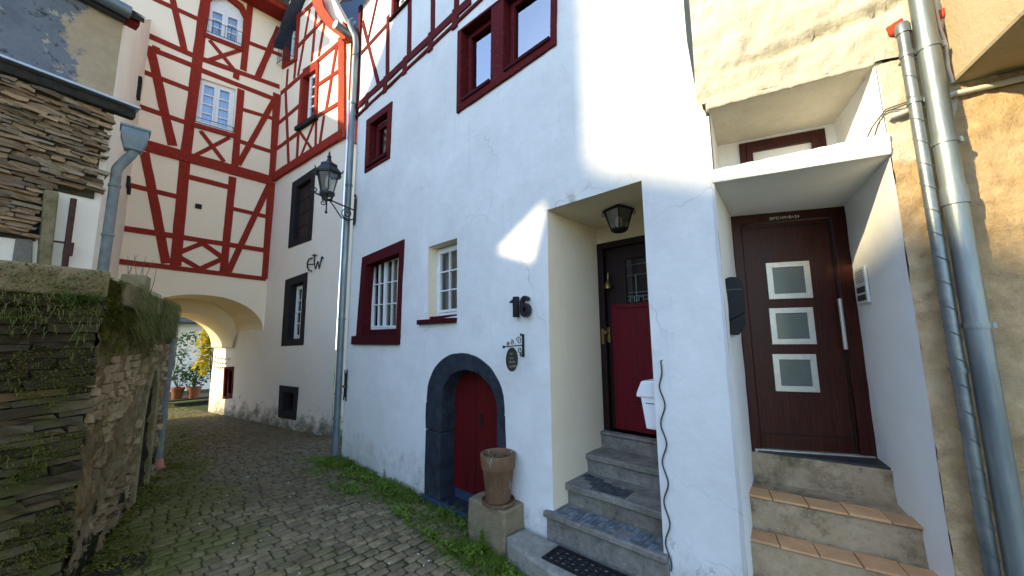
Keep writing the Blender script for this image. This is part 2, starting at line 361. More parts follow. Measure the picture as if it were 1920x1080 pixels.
# ------------------------------------------------------------------ object helpers
def link(name, me, mat, parent):
    o = bpy.data.objects.new(name, me); col.objects.link(o)
    if mat is not None and not me.materials: me.materials.append(M[mat] if isinstance(mat, str) else mat)
    if parent is not None:
        o.parent = parent; o.matrix_parent_inverse = WM[parent.name].inverted()
    WM[o.name] = Matrix.Identity(4)
    return o
WM = {}
def empty(name, loc, label, cat, group=None):
    o = bpy.data.objects.new(name, None); col.objects.link(o); o.location = loc; o.empty_display_size = .1
    WM[o.name] = Matrix.Translation(V(loc)); return tag(o, label, cat, group)
def tag(o, label, cat, group=None):
    o['label'] = label; o['category'] = cat
    if group: o['group'] = group
    return o
def struct(o): o['kind'] = 'structure'; return o
def stuff(o, label=None, cat=None):
    o['kind'] = 'stuff'
    if label: o['label'] = label
    if cat: o['category'] = cat
    return o

class MB:
    def __init__(s): s.v = []; s.f = []; s.mi = []
    def add(s, vs, fs):
        b = len(s.v); s.v += [tuple(p) for p in vs]; s.f += [tuple(i+b for i in f) for f in fs]; return s
    def box(s, c, ax, ay, az):            # half-axes
        c = V(c); vs = [c+ax*i+ay*j+az*k for i in (-1, 1) for j in (-1, 1) for k in (-1, 1)]
        return s.add(vs, [(0, 1, 3, 2), (4, 6, 7, 5), (0, 4, 5, 1), (2, 3, 7, 6), (0, 2, 6, 4), (1, 5, 7, 3)])
    def abox(s, x0, x1, y0, y1, z0, z1):
        return s.box(((x0+x1)/2, (y0+y1)/2, (z0+z1)/2), V(((x1-x0)/2, 0, 0)), V((0, (y1-y0)/2, 0)), V((0, 0, (z1-z0)/2)))
    def pbox(s, pl, u0, u1, v0, v1, o0, o1):
        return s.box(pl.P((u0+u1)/2, (v0+v1)/2, (o0+o1)/2), pl.u*((u1-u0)/2), pl.v*((v1-v0)/2), pl.n*((o1-o0)/2))
    def prism(s, pts, d):                  # polygon points (world) extruded along vector d, concave allowed
        n = len(pts); d = V(d); vs = [V(p) for p in pts]+[V(p)+d for p in pts]
        fs = [tuple(range(n)), tuple(range(2*n-1, n-1, -1))]+[(i, (i+1) % n, n+(i+1) % n, n+i) for i in range(n)]
        return s.add(vs, fs)
    def pprism(s, pl, uv, o0, o1): return s.prism([pl.P(a, b, o0) for a, b in uv], pl.n*(o1-o0))
    def ring(s, pl, outer, inner, o0, o1):  # closed frame between two polygons of equal length
        n = len(outer)
        vs = [pl.P(a, b, o0) for a, b in outer]+[pl.P(a, b, o0) for a, b in inner]+[pl.P(a, b, o1) for a, b in outer]+[pl.P(a, b, o1) for a, b in inner]
        fs = []
        for i in range(n):
            j = (i+1) % n
            fs += [(2*n+i, 2*n+j, 3*n+j, 3*n+i), (i, n+i, n+j, j), (i, j, 2*n+j, 2*n+i), (n+i, 3*n+i, 3*n+j, n+j)]
        return s.add(vs, fs)
    def tube(s, path, r, n=8, cap=True, closed=False):
        path = [V(p) for p in path]; m = len(path); base = len(s.v)
        rr = r if isinstance(r, (list, tuple)) else [r]*m
        prev = None
        for i, p in enumerate(path):
            if closed: t = (path[(i+1) % m]-path[i-1])
            else: t = path[min(i+1, m-1)]-path[max(i-1, 0)]
            t = t.normalized()
            if prev is None:
                a = V((0, 0, 1)) if abs(t.z) < .9 else V((1, 0, 0)); e1 = t.cross(a).normalized()
            else:
                e1 = (prev-t*prev.dot(t))
                e1 = e1.normalized() if e1.length > 1e-6 else t.orthogonal().normalized()
            e2 = t.cross(e1); prev = e1
            for k in range(n):
                an = 2*math.pi*k/n; s.v.append(tuple(p+(e1*math.cos(an)+e2*math.sin(an))*rr[i]))
        for i in range(m-1 if not closed else m):
            for k in range(n):
                a = base+i*n+k; b = base+i*n+(k+1) % n; i2 = (i+1) % m
                s.f.append((a, b, base+i2*n+(k+1) % n, base+i2*n+k))
        if cap and not closed:
            s.f.append(tuple(base+k for k in range(n-1, -1, -1))); s.f.append(tuple(base+(m-1)*n+k for k in range(n)))
        return s
    def lathe(s, c, prof, n=24, axis=None, jit=0):
        c = V(c); base = len(s.v)
        for r, z in prof:
            for k in range(n):
                a = 2*math.pi*k/n; s.v.append((c.x+r*math.cos(a), c.y+r*math.sin(a), c.z+z))
        m = len(prof)
        for i in range(m-1):
            for k in range(n):
                s.f.append((base+i*n+k, base+i*n+(k+1) % n, base+(i+1)*n+(k+1) % n, base+(i+1)*n+k))
        s.f.append(tuple(base+k for k in range(n-1, -1, -1))); s.f.append(tuple(base+(m-1)*n+k for k in range(n)))
        return s
    def leaf(s, p, d, w, up=V((0, 0, 1)), fold=.15):     # one small pointed leaf, 4 triangles
        d = V(d); side = d.cross(up)
        side = side.normalized()*w if side.length > 1e-5 else V((w, 0, 0))
        nn = side.cross(d).normalized()*(w*fold*2)
        p = V(p); return s.add([p, p+d*.45+side+nn, p+d, p+d*.45-side+nn, p+d*.5], [(0, 1, 4), (1, 2, 4), (2, 3, 4), (3, 0, 4)])
    def blade(s, p, d, w, bend):
        p = V(p); d = V(d); side = d.cross(V((0, 0, 1)))
        side = side.normalized()*w if side.length > 1e-5 else V((w, 0, 0))
        m = p+d*.55+V(bend)*.25
        return s.add([p-side, p+side, m+side*.75, m-side*.75, p+d+V(bend)], [(0, 1, 2, 3), (3, 2, 4)])
    def mesh(s, name, smooth=False):
        me = bpy.data.meshes.new(name); me.from_pydata(s.v, [], s.f)
        if smooth: me.shade_smooth()
        me.update(); return me
    def build(s, name, mat, parent=None, smooth=False, bevel=0, fix=True):
        me = s.mesh(name, smooth)
        if fix and len(s.f) < 20000:
            bm = bmesh.new(); bm.from_mesh(me); bmesh.ops.recalc_face_normals(bm, faces=bm.faces); bm.to_mesh(me); bm.free()
        o = link(name, me, mat, parent)
        if smooth: 
            try: me.set_sharp_from_angle(angle=math.radians(42))
            except Exception: pass
        if bevel:
            b = o.modifiers.new('bevel', 'BEVEL'); b.width = bevel; b.segments = 2; b.limit_method = 'ANGLE'; b.angle_limit = math.radians(40)
        return o

def pin(pt, poly):
    x, y = pt; c = False; j = len(poly)-1
    for i in range(len(poly)):
        xi, yi = poly[i]; xj, yj = poly[j]
        if (yi > y) != (yj > y) and x < (xj-xi)*(y-yi)/(yj-yi)+xi: c = not c
        j = i
    return c
def subdiv(poly, step):
    out = []
    for i in range(len(poly)):
        a = V(poly[i]); b = V(poly[(i+1) % len(poly)]); n = max(1, int((b-a).length/step))
        out += [tuple(a+(b-a)*(k/n)) for k in range(n)]
    return out
def inset(poly, d):                        # move polygon corners towards the centroid by about d
    cx = sum(p[0] for p in poly)/len(poly); cy = sum(p[1] for p in poly)/len(poly)
    return [(p[0]+(d if p[0] < cx else -d), p[1]+(d if p[1] < cy else -d)) for p in poly]

def wall(name, mat, pl, outline, holes=(), parent=None, step=.12, amp=.006, freq=1.6, reveal_mat=None, soft=.006, extra=None, rsub=2):
    """wall sheet with real openings; holes = [(polygon, depth, (du, dv) shrink at the back)]"""
    vs = []; es = []; rings = []
    def addring(poly):
        p = subdiv(poly, step); b = len(vs); vs.extend(V(q) for q in p); n = len(p)
        es.extend((b+i, b+(i+1) % n) for i in range(n)); rings.append((b, n)); return p
    polyo = addring(outline)
    hp = [addring(h[0]) for h in holes]
    nb = len(vs)
    bpts = [v.copy() for v in vs]
    us = [p[0] for p in outline]; ws = [p[1] for p in outline]
    grid = {}
    for q in bpts: grid.setdefault((int(q.x//step), int(q.y//step)), []).append(q)
    y = min(ws)+step/2
    r = random.Random(3)
    while y < max(ws):
        x = min(us)+step/2
        while x < max(us):
            q = V((x+r.uniform(-.25, .25)*step, y+r.uniform(-.25, .25)*step)); x += step
            if not pin(q, outline): continue
            if any(pin(q, h[0]) for h in holes): continue
            gx, gy = int(q.x//step), int(q.y//step)
            if any((q-o).length < step*.45 for i in (-1, 0, 1) for j in (-1, 0, 1) for o in grid.get((gx+i, gy+j), ())): continue
            vs.append(q)
        y += step
    res = geometry.delaunay_2d_cdt([V((v.x, v.y)) for v in vs], es, [], 0, 1e-5)
    ov, of, orig = res[0], res[2], res[3]
    def disp(u, v):
        p = pl.P(u, v)
        d = amp*(noise.noise(p*freq)+.5*noise.noise(p*freq*2.7))
        if extra: d += extra(u, v)
        return d
    me_v = []; 
    for i, q in enumerate(ov):
        isb = any(k < nb for k in orig[i]) and not all(k < rings[0][1] for k in orig[i])
        me_v.append(tuple(pl.P(q.x, q.y, disp(q.x, q.y)-(soft if isb else 0))))
    faces = []
    for f in of:
        c = sum((ov[i] for i in f), V((0, 0)))/len(f)
        if not pin(c, outline) or any(pin(c, h[0]) for h in holes): continue
        a, b, cc = (ov[i] for i in f[:3])
        area = (b-a).cross(cc-a)
        faces.append(tuple(f) if area > 0 else tuple(reversed(f)))
    me = bpy.data.meshes.new(name); me.from_pydata(me_v, [], faces); me.shade_smooth(); me.update()
    o = link(name, me, mat, parent)
    # reveals
    for h, p in zip(holes, hp):
        depth = h[1]; sh = h[2] if len(h) > 2 else (0, 0)
        if not depth: continue
        cu = sum(q[0] for q in h[0])/len(h[0]); cv = sum(q[1] for q in h[0])/len(h[0])
        mb = MB(); n = len(p); rows = []
        for k in range(rsub+1):
            t = k/rsub
            row = []
            for (a, b) in p:
                ua = a+(sh[0] if a < cu else -sh[0])*t; vb = b+(sh[1] if b < cv else -sh[1])*t
                dd = (disp(a, b)-soft)*(1-t)-depth*t
                row.append(pl.P(ua, vb, dd)+V((noise.noise(pl.P(a, b, t)*3)*.004*(0 < t < 1), 0, 0)))
            rows.append(row)
        vv = [q for row in rows for q in row]
        ff = [(k*n+i, k*n+(i+1) % n, (k+1)*n+(i+1) % n, (k+1)*n+i) for k in range(rsub) for i in range(n)]
        mb.add(vv, ff)
        mm = h[3] if len(h) > 3 else (reveal_mat or mat)
        mb.build('reveal', mm, parent if parent is not None else o, smooth=True, fix=False)
    return o

BI = [0]
def beam(pl, a, b, w, mat, parent, th=.012, px=True, w2=None, name='timber', o0=-.03):
    if px: a = pl.px(*a); b = pl.px(*b)
    a = V(a); b = V(b); d = (b-a); L = d.length; d.normalize(); s = V((-d.y, d.x))
    BI[0] += 1; t = th+.0007*(BI[0] % 17)
    n = max(2, int(L/.28)); mb = MB(); sd = BI[0]*3.1
    w2 = w2 or w
    for i in range(n+1):
        k = i/n; c = a+d*(L*k); ww = (w+(w2-w)*k)/2
        w1 = ww*(1+.16*noise.noise(V((i*.7, sd, 0)))); wb = ww*(1+.16*noise.noise(V((i*.7, sd, 5))))
        dt = t+.002*noise.noise(V((i*.9, sd, 9)))
        pa = c+s*w1; pb = c-s*wb; e = .006
        pa2 = c+s*(w1-e); pb2 = c-s*(wb-e)
        mb.v += [tuple(pl.P(pa.x, pa.y, o0)), tuple(pl.P(pa.x, pa.y, dt-.004)), tuple(pl.P(pa2.x, pa2.y, dt)), tuple(pl.P(pb2.x, pb2.y, dt)), tuple(pl.P(pb.x, pb.y, dt-.004)), tuple(pl.P(pb.x, pb.y, o0))]
    for i in range(n):
        for k in range(5): mb.f.append((i*6+k, i*6+k+1, (i+1)*6+k+1, (i+1)*6+k))
    mb.f.append((0, 1, 2, 3, 4, 5)); mb.f.append(tuple(n*6+k for k in (5, 4, 3, 2, 1, 0)))
    return mb.build(name, mat, parent)

class Quad:                                # a four-cornered field on a plane: TL, TR, BR, BL
    def __init__(s, pl, c): s.pl = pl; s.c = [V(q) for q in c]; s.W = ((s.c[1]-s.c[0]).length+(s.c[2]-s.c[3]).length)/2; s.H = ((s.c[3]-s.c[0]).length+(s.c[2]-s.c[1]).length)/2
    def at(s, a, b):                       # a across 0..1, b up 0..1
        t = s.c[0].lerp(s.c[1], a); d = s.c[3].lerp(s.c[2], a); return d.lerp(t, b)
    def rect(s, a0, a1, b0, b1): return [tuple(s.at(a0, b1)), tuple(s.at(a1, b1)), tuple(s.at(a1, b0)), tuple(s.at(a0, b0))]
    def outline(s): return s.rect(0, 1, 0, 1)
    def ins(s, m): return s.rect(m/s.W, 1-m/s.W, m/s.H, 1-m/s.H)
    def sub(s, a0, a1, b0, b1): return Quad(s.pl, s.rect(a0, a1, b0, b1))

def casement(parent, q, off, mat='winwhite', fr=.035, leaves=2, cols=2, rows=3, bar=.018, glass='glass', th=.05, backing=.22, curtain=None, name='window'):
    """window part (its outer frame) with sub-parts: sash, glazing bars, panes, curtain"""
    pl = q.pl
    win = MB().ring(pl, q.outline(), q.ins(fr), off-th, off).build(name, mat, parent, bevel=.003)
    fa, fb = fr/q.W, fr/q.H; span = (1-2*fa)/leaves
    for L in range(leaves):
        a0 = fa+span*L; a1 = a0+span; sq = q.sub(a0+.002, a1-.002, fb+.002, 1-fb-.002)
        MB().ring(pl, sq.outline(), sq.ins(fr), off-th+.006, off+.008).build('sash', mat, win, bevel=.002)
        sa, sb = fr/sq.W, fr/sq.H; cw = (1-2*sa)/cols; rh = (1-2*sb)/rows
        for i in range(1, cols):
            c = sa+cw*i; h = bar/2/sq.W
            MB().pprism(pl, sq.rect(c-h, c+h, sb, 1-sb), off-th+.014, off+.001).build('glazing_bar', mat, win)
        for j in range(1, rows):
            c = sb+rh*j; h = bar/2/sq.H
            MB().pprism(pl, sq.rect(sa, 1-sa, c-h, c+h), off-th+.0155, off+.0025).build('glazing_bar', mat, win)
        for i in range(cols):
            for j in range(rows):
                r = sq.rect(sa+cw*i, sa+cw*(i+1), sb+rh*j, sb+rh*(j+1)); e = RND.uniform(-.001, .001)
                MB().add([pl.P(a, b, off-.025+e*k) for (a, b), k in zip(r, (1, -1, 1, -1))], [(3, 2, 1, 0)]).build('pane', glass, win, fix=False)
    if curtain:
        for (a0, a1, cm) in curtain:
            mb = MB(); n = 24
            for i in range(n+1):
                a = a0+(a1-a0)*i/n; o = off-.11+.016*math.sin(i*1.7)+.008*math.sin(i*3.1)
                mb.v += [tuple(pl.P(*q.at(a, .03), o)), tuple(pl.P(*q.at(a, .97), o))]
            mb.f = [(2*i, 2*i+2, 2*i+3, 2*i+1) for i in range(n)]
            mb.build('curtain', cm, win, smooth=True, fix=False)
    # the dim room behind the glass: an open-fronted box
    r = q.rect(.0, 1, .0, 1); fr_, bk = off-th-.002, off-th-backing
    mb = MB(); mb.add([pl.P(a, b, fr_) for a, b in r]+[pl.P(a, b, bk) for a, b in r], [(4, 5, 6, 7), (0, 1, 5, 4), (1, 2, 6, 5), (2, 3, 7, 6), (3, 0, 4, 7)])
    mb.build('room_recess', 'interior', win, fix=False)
    return win

# ================================================================== THE SETTING: ground and cobbles
g = MB(); NG = 40
for i in range(NG+1):
    for j in range(NG+1):
        x = -60+120*i/NG; y = -40+120*j/NG
        g.v.append((x, y, -.0125))
for i in range(NG):
    for j in range(NG): g.f.append((i*(NG+1)+j, (i+1)*(NG+1)+j, (i+1)*(NG+1)+j+1, i*(NG+1)+j+1))
ground = struct(g.build('alley_ground', 'joint', None, fix=False))

def cobble_mesh(seed, top=True):
    r = random.Random(seed); mb = MB(); j = lambda: r.uniform(-.045, .045)
    c = [r.uniform(.07, .17) for _ in range(8)]
    out = [(.5, -.5+c[0]), (.5+j()*.5, 0+j()), (.5, .5-c[1]), (.5-c[2], .5), (j(), .5+j()*.5), (-.5+c[3], .5), (-.5, .5-c[4]), (-.5+j()*.5, j()), (-.5, -.5+c[5]), (-.5+c[6], -.5), (j(), -.5+j()*.5), (.5-c[7], -.5)]
    out = [(x+j()*.8, y+j()*.8) for x, y in out]; n = len(out)
    for sc, z in ((.98, -.045), (1.0, -.010), (.95, -.001), (.80, .003)):
        mb.v += [(x*sc, y*sc, z) for x, y in out]
    mb.v.append((0, 0, .004+r.uniform(-.002, .002)))
    for L in range(3):
        for k in range(n): mb.f.append((L*n+k, L*n+(k+1) % n, (L+1)*n+(k+1) % n, (L+1)*n+k))
    for k in range(n): mb.f.append((3*n+k, 3*n+(k+1) % n, 4*n))
    return mb
CV = [cobble_mesh(i) for i in range(8)]
CM = []
for i, mb in enumerate(CV):
    me = mb.mesh('cobble', True); me.materials.append(M['cobble']); CM.append(me)
def alley_ok(x, y):
    if y < 6.50 and x > 2.80: return False
    if 6.50 <= y < 8.0 and x > 3.25: return False
    if y >= 8 and x > 3.288-.2*(y-8)-.03: return False
    if 4.6 < y < 8.2 and x < -.028+.2196*(y-4.64)+.02: return False
    if 8.2 <= y < 10.9 and x < .55: return False
    if 10.9 <= y < 13.5 and x < .3: return False
    if y <= 4.6 and x < -1.6: return False
    if y > 13.5 and not (-.5 < x < 4): return False
    if x > 2.42 and 2.5 < y < 3.1: return False
    if x > 2.36 and .2 < y <= 2.62: return False
    return True
cob = []
y = .35; rr = random.Random(5)
while y < 17.5:
    rowh = rr.uniform(.095, .135)
    x = -1.7+rr.uniform(0, .15)
    while x < 4:
        wd = rr.uniform(.10, .20)
        cx = x+wd/2; cy = y+rowh/2+.05*math.sin(cx*1.3+y*.4)+.03*noise.noise(V((cx*1.5, y*1.5, 0)))
        x += wd
        if not alley_ok(cx, cy): continue
        px, py, dz = proj((cx, cy, 0))
        if dz < .3 or not (-260 < px < 1500 and py < 1420): continue
        # cobbles sink under soil and moss towards the garden wall and under the weeds along the facade
        z = -.003+.012*noise.noise(V((cx*1.1, cy*1.1, 3)))+rr.uniform(-.006, .004)
        cob.append((FPX/dz*(1 if 0 < px < 1920 and py < 1090 else .01), cx, cy, z, wd-.006, rowh-.006, rr.uniform(-.06, .06), rr.randrange(8), rr.uniform(-.03, .03), rr.uniform(-.03, .03)))
    y += rowh
cob.sort(key=lambda t: -t[0])
def cob_mx(c):
    return Matrix.Translation((c[1], c[2], c[3]))@Matrix.Rotation(c[6], 4, 'Z')@Matrix.Rotation(c[8], 4, 'X')@Matrix.Rotation(c[9], 4, 'Y')@Matrix.Diagonal((c[4], c[5], 1, 1))
for c in cob[:300]:
    o = link('cobble', CM[c[7]], None, ground); o.matrix_basis = cob_mx(c)
mb = MB()
for c in cob[300:]:
    mx = cob_mx(c); mb.add([mx@V(p) for p in CV[c[7]].v], CV[c[7]].f)
o = mb.build('cobble_field', 'cobble', ground, smooth=True, fix=False); stuff(o)

# ================================================================== THE WHITE HOUSE (number 16)
house = empty('white_house', (2.88, 3.6, 0), 'white plastered house with maroon window frames, arched cellar door and timbered upper storey', 'house')
q_red = FAC.quad((680, 483), (758, 449), (752, 634), (668, 634))
q_niche = FAC.quad((802, 463), (857, 446), (857, 592), (803, 602))
q_small = FAC.quad((688, 226), (736, 190), (730, 296), (684, 325))
q_big = FAC.quad((859, 60), (1045, -83), (1043, 84), (857, 213))
q_top = FAC.quad((735, -2), (769, -42), (768, 4), (734, 40))
door1 = [(-2.178, 3.185), (-1.205, 3.195), (-1.20, .08), (-2.185, .08)]
# cellar arch, outer edge of the basalt surround
uL, uR = FAC.px(801, 760)[0], FAC.px(948, 770)[0]
zs = FAC.px(801, 752)[1]; zt = FAC.px(866, 661)[1]
iL, iR = FAC.px(828, 760)[0], FAC.px(934, 775)[0]; zit = FAC.px(868, 694)[1]
def arch(l, r, zs_, zt_, n=16, zb=-.02, sharp=.12):
    c = (l+r)/2; a = (r-l)/2
    pts = [(r, zb)]
    for i in range(n+1):
        t = math.pi*i/n; x = math.cos(t); pts.append((c+a*x, zs_+(zt_-zs_)*(math.sin(t)**(1-.15))*(1+sharp*.0)))
    pts.append((l, zb)); return pts
cell_out = arch(uL+.03, uR-.03, zs, zt-.03)
out_fac = [(-6.54, -.25), (-.69, -.25), (-.69, 3.55), (-.745, 3.75), (-.78, 4.2), (-.80, 8.6), (-6.54, 8.6)]
holes = [(Quad(FAC, q_red).ins(.02), .30, (0, 0), 'maroon_old'), (q_niche, .17, (.0, .0), 'white_reveal'), (Quad(FAC, q_small).ins(.02), .2, (0, 0), 'maroon'),
         (Quad(FAC, q_big).ins(.03), .3, (0, 0), 'maroon'), (Quad(FAC, q_top).ins(.02), .2, (0, 0), 'maroon'), (door1, .97, (0, 0), 'white_reveal'), (cell_out, .0)]
def fac_extra(u, v):                       # slight belly in the old wall and a rounded foot
    return .012*math.sin((v-.4)*1.1)*math.exp(-((u+4.2)/2.2)**2)
wall('wall', 'white', FAC, out_fac, holes, house, .11, .007, 1.5, extra=fac_extra)
# end walls, floor slabs and roof so the house is a closed mass
MB().abox(2.9, 6.5, 6.52, 6.56, -.2, 8.6).build('end_wall', 'white', house)
MB().abox(2.9, 3.6, .715, .745, 3.62, 8.6).build('end_wall', 'rough', house)
m = MB(); m.prism([(2.55, -.3+.9, 8.45), (2.55, 6.9, 8.45), (5.2, 6.9, 11.2), (5.2, .6, 11.2)], (0, 0, .16)); m.build('roof', 'roofslate', house)
MB().abox(4.6, 4.66, .8, 6.5, -.2, 11).build('rear_wall', 'white', house)
# upper storey timbers
for a, b, wd, th in [((667, 204), (884, 0), .125, .022), ((664, 224), (906, -3), .055, .022), ((676, 12), (669, 212), .10, .018), ((728.5, 30), (727, 146), .11, .014), ((770, -30), (768, 104), .12, .014),
                     ((813.5, -30), (812, 62), .105, .014), ((859, -30), (856, 36), .11, .014), ((681, 42), (710, 157), .09, .012), ((709, -4), (691, 76), .08, .012), ((675, 104), (730, 44), .085, .013)]:
    beam(FAC, a, b, wd, 'maroon', house, th)
for p in [(689, 190), (723, 159), (760, 124), (808, 79), (854, 36)]:
    u, v = FAC.px(*p); beam(FAC, (u, v-.15), (u, v+.15), .11, 'maroon', house, .015, px=False, name='joist_end')
# lower red window: crooked painted stone surround, sill, white casement
Q = Quad(FAC, q_red)
inn = [tuple(V(p)) for p in Q.rect(.12, .91, .0, .88)]
MB().ring(FAC, [(a+.004*(i % 2), b) for i, (a, b) in enumerate(Q.outline())], inn, -.14, .012).build('window_surround', 'maroon_old', house, bevel=.006)
s0, s1 = FAC.px(664, 640)[0], FAC.px(752, 640)[0]; z0, z1 = FAC.px(668, 646)[1], FAC.px(668, 630)[1]
sill = MB().pbox(FAC, s0, s1, z0, z1, -.14, .055).build('window_sill', 'sillred', house, bevel=.006)
MB().pbox(FAC, s0+.25, s1-.12, z1, z1+.10, -.30, -.135).build('window_ledge', 'sillred', house)
cw = casement(house, Quad(FAC, FAC.quad((698, 491), (751, 477), (747, 618), (695, 618), o=-.15)), -.15, fr=.030, leaves=2, cols=2, rows=3, bar=.015, curtain=[(.05, .42, 'curtain'), (.55, .97, 'curtain')])
# narrow white window in a plain reveal
casement(house, Quad(FAC, FAC.quad((820, 469), (867, 455), (867, 588), (819, 593), o=-.15)), -.15, fr=.036, leaves=1, cols=2, rows=3, bar=.017, curtain=[(.1, .9, 'curtain')])
s0, s1 = FAC.px(788, 602)[0], FAC.px(858, 596)[0]; zt_ = FAC.px(803, 601)[1]
MB().pbox(FAC, s0, s1, zt_-.05, zt_+.012, -.02, .06).build('window_sill', 'sillred', house, bevel=.006)
MB().pbox(FAC, s0+.11, s1-.002, zt_-.01, zt_+.05, -.165, -.022).build('window_ledge', 'sillred', house)
# small upper window
Q = Quad(FAC, q_small)
MB().ring(FAC, Q.outline(), Q.rect(.17, .86, .10, .87), -.10, .014).build('window_surround', 'maroon', house, bevel=.005)
casement(house, Q.sub(.19, .84, .12, .85), -.10, 'maroon', .05, 1, 1, 1, curtain=[(.1, .9, 'curtain')])
u0, v0 = Q.c[3]; MB().pprism(FAC, Q.rect(.12, .93, .06, .115), -.05, .045).build('window_sill', 'sillred', house)
# big double window reflecting the sky
Q = Quad(FAC, q_big)
MB().ring(FAC, Q.outline(), Q.rect(.05, .955, .10, .97), -.13, .016).build('window_surround', 'maroon', house, bevel=.006)
MB().pprism(FAC, Q.rect(.395, .525, .09, .98), -.13, .010).build('window_post', 'maroon', house, bevel=.006)
for a0, a1 in ((.055, .39), (.53, .95)):
    ww = casement(house, Q.sub(a0, a1, .11, .96), -.10, 'maroon', .035, 1, 1, 1, glass='glasssky', th=.06)
    MB().pprism(FAC, Q.rect(a0+.015, a1+.004, .085, .125), -.06, .035).build('window_sill', 'sillred', house, bevel=.004)
Q = Quad(FAC, q_top)
MB().ring(FAC, Q.outline(), Q.rect(.15, .85, .10, .9), -.06, .016).build('window_surround', 'maroon', house, bevel=.004)
casement(house, Q.sub(.17, .83, .12, .9), -.08, 'winwhite', .035, 1, 2, 3)
MB().pprism(FAC, Q.rect(-.05, 1.05, -.02, .06), -.02, .05).build('window_sill', 'sillred', house)
# cellar doorway: basalt blocks
def arcpt(l, r, t, zs_, zt_): return ((l+r)/2+(r-l)/2*math.cos(t), zs_+(zt_-zs_)*(abs(math.sin(t))**.85))
cell = None
NV = 26
segs = [(0, 11), (11, 26)]
for (i0, i1) in segs:
    o_ = [arcpt(uL, uR, math.pi*i/NV, zs, zt) for i in range(i0, i1+1)]; i_ = [arcpt(iL, iR, math.pi*i/NV, zs-.03, zit) for i in range(i0, i1+1)]
    o_ = [(a+.008*noise.noise(V((a*6, b*6, 0))), b+.008*noise.noise(V((a*6, b*6, 4)))) for a, b in o_]
    i_ = [(a+.010*noise.noise(V((a*5, b*5, 8))), b+.010*noise.noise(V((a*5, b*5, 2)))) for a, b in i_]
    mbv = MB(); n = len(o_)
    e = .004
    for (pts, o) in ((o_, -.05), (o_, .018), (i_, .024), (i_, -.26)): mbv.v += [tuple(FAC.P(a, b, o)) for a, b in pts]
    for L in range(3):
        for k in range(n-1): mbv.f.append((L*n+k, L*n+k+1, (L+1)*n+k+1, (L+1)*n+k))
    mbv.f.append((0, n, 2*n, 3*n)); mbv.f.append((n-1, 4*n-1, 3*n-1, 2*n-1))
    mbv.build('arch_stone', 'basalt', house, smooth=True, bevel=.012)
for l, r, zb, zt2 in ((uL, iL, -.1, zs-.34), (uL-.006, iL+.005, zs-.335, zs-.004)):
    pts = [(l, zb), (r, zb), (r+.008, (zb+zt2)/2), (r, zt2), (l, zt2), (l-.008, (zb+zt2)/2)]
    MB().pprism(FAC, pts, -.26, .020).build('jamb_stone', 'basalt', house, bevel=.012)
for l, r, zb, zt2 in ((iR+.03, uR-.02, -.1, .62), (iR, uR, .624, zs-.004)):
    pts = [(l, zb), (r, zb), (r+.006, (zb+zt2)/2), (r, zt2), (l, zt2), (l-.006, (zb+zt2)/2)]
    MB().pprism(FAC, pts, -.26, .022).build('jamb_stone', 'basalt', house, bevel=.012)
# cellar door leaves: upright boards
mid = FAC.px(894, 800, -.22)[0]; kick = FAC.px(835, 905, -.2)[1]
for l, r, nm in ((iL-.05, mid-.004, 'left'), (mid+.004, iR+.05, 'right')):
    nb_ = 3 if nm == 'left' else 2
    leaf = None
    for i in range(nb_):
        a = l+(r-l)*i/nb_; b = l+(r-l)*(i+1)/nb_
        pts = [(a+.002, kick), (b-.002, kick)]
        for k in range(7):
            x = b-.002+(a-b+.004)*k/6; tt = max(-1, min(1, (x-(iL+iR)/2)/((iR-iL)/2+.06)))
            pts.append((x, zs-.03+(zit-zs+.08)*math.sqrt(max(0, 1-tt*tt))))
        bd = MB().pprism(FAC, pts, -.23, -.20+.002*(i % 2))
        if leaf is None: leaf = bd.build('cellar_door', 'cellar', house, bevel=.003)
        else: bd.build('board', 'cellar', leaf, bevel=.003)
    if nm == 'right':
        MB().tube([FAC.P(l+.09, 1.02, -.2), FAC.P(l+.09, 1.02, -.17), FAC.P(l+.16, 1.01, -.165)], .008).build('handle', 'iron', leaf)
        MB().pbox(FAC, l+.07, l+.11, .90, 1.06, -.2, -.192).build('lock_plate', 'iron', leaf)
MB().pbox(FAC, iL-.05, iR+.05, -.05, kick-.004, -.235, -.215).build('kick_board', 'cellarblue', house, bevel=.003)
MB().pbox(FAC, uL-.06, uR+.05, -.06, .028, -.25, .03).build('threshold', 'basalt', house, bevel=.01)
MB().pbox(FAC, uL-.03, uR, -.06, .055, .032, .075).build('threshold_board', 'cellarblue', house, bevel=.006)
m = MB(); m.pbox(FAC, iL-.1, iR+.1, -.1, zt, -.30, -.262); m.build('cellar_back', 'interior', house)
# front door deep in its porch
DX = 3.84
D1 = Plane((DX, 0, 0), (0, -1, 0))
uA, uB = -2.18, -1.20; zD, zT = .925, D1.px(1122, 458)[1]
MB().add([D1.P(uA-.03, zT-.03, 0), D1.P(uB+.03, zT-.03, 0), D1.P(uB+.03, 3.25, 0), D1.P(uA-.03, 3.25, 0)], [(0, 1, 2, 3)]).build('porch_back_wall', 'white_reveal', house, fix=False)
fr = MB().ring(D1, [(uA, zT), (uB, zT), (uB, zD), (uA, zD)], [(uA+.07, zT-.07), (uB-.07, zT-.07), (uB-.07, zD+.0), (uA+.07, zD+.0)], -.14, .015).build('door_frame', 'door1dark', house, bevel=.005)
dl, dr = uA+.075, uB-.075
glz = 2.30; glt = zT-.22
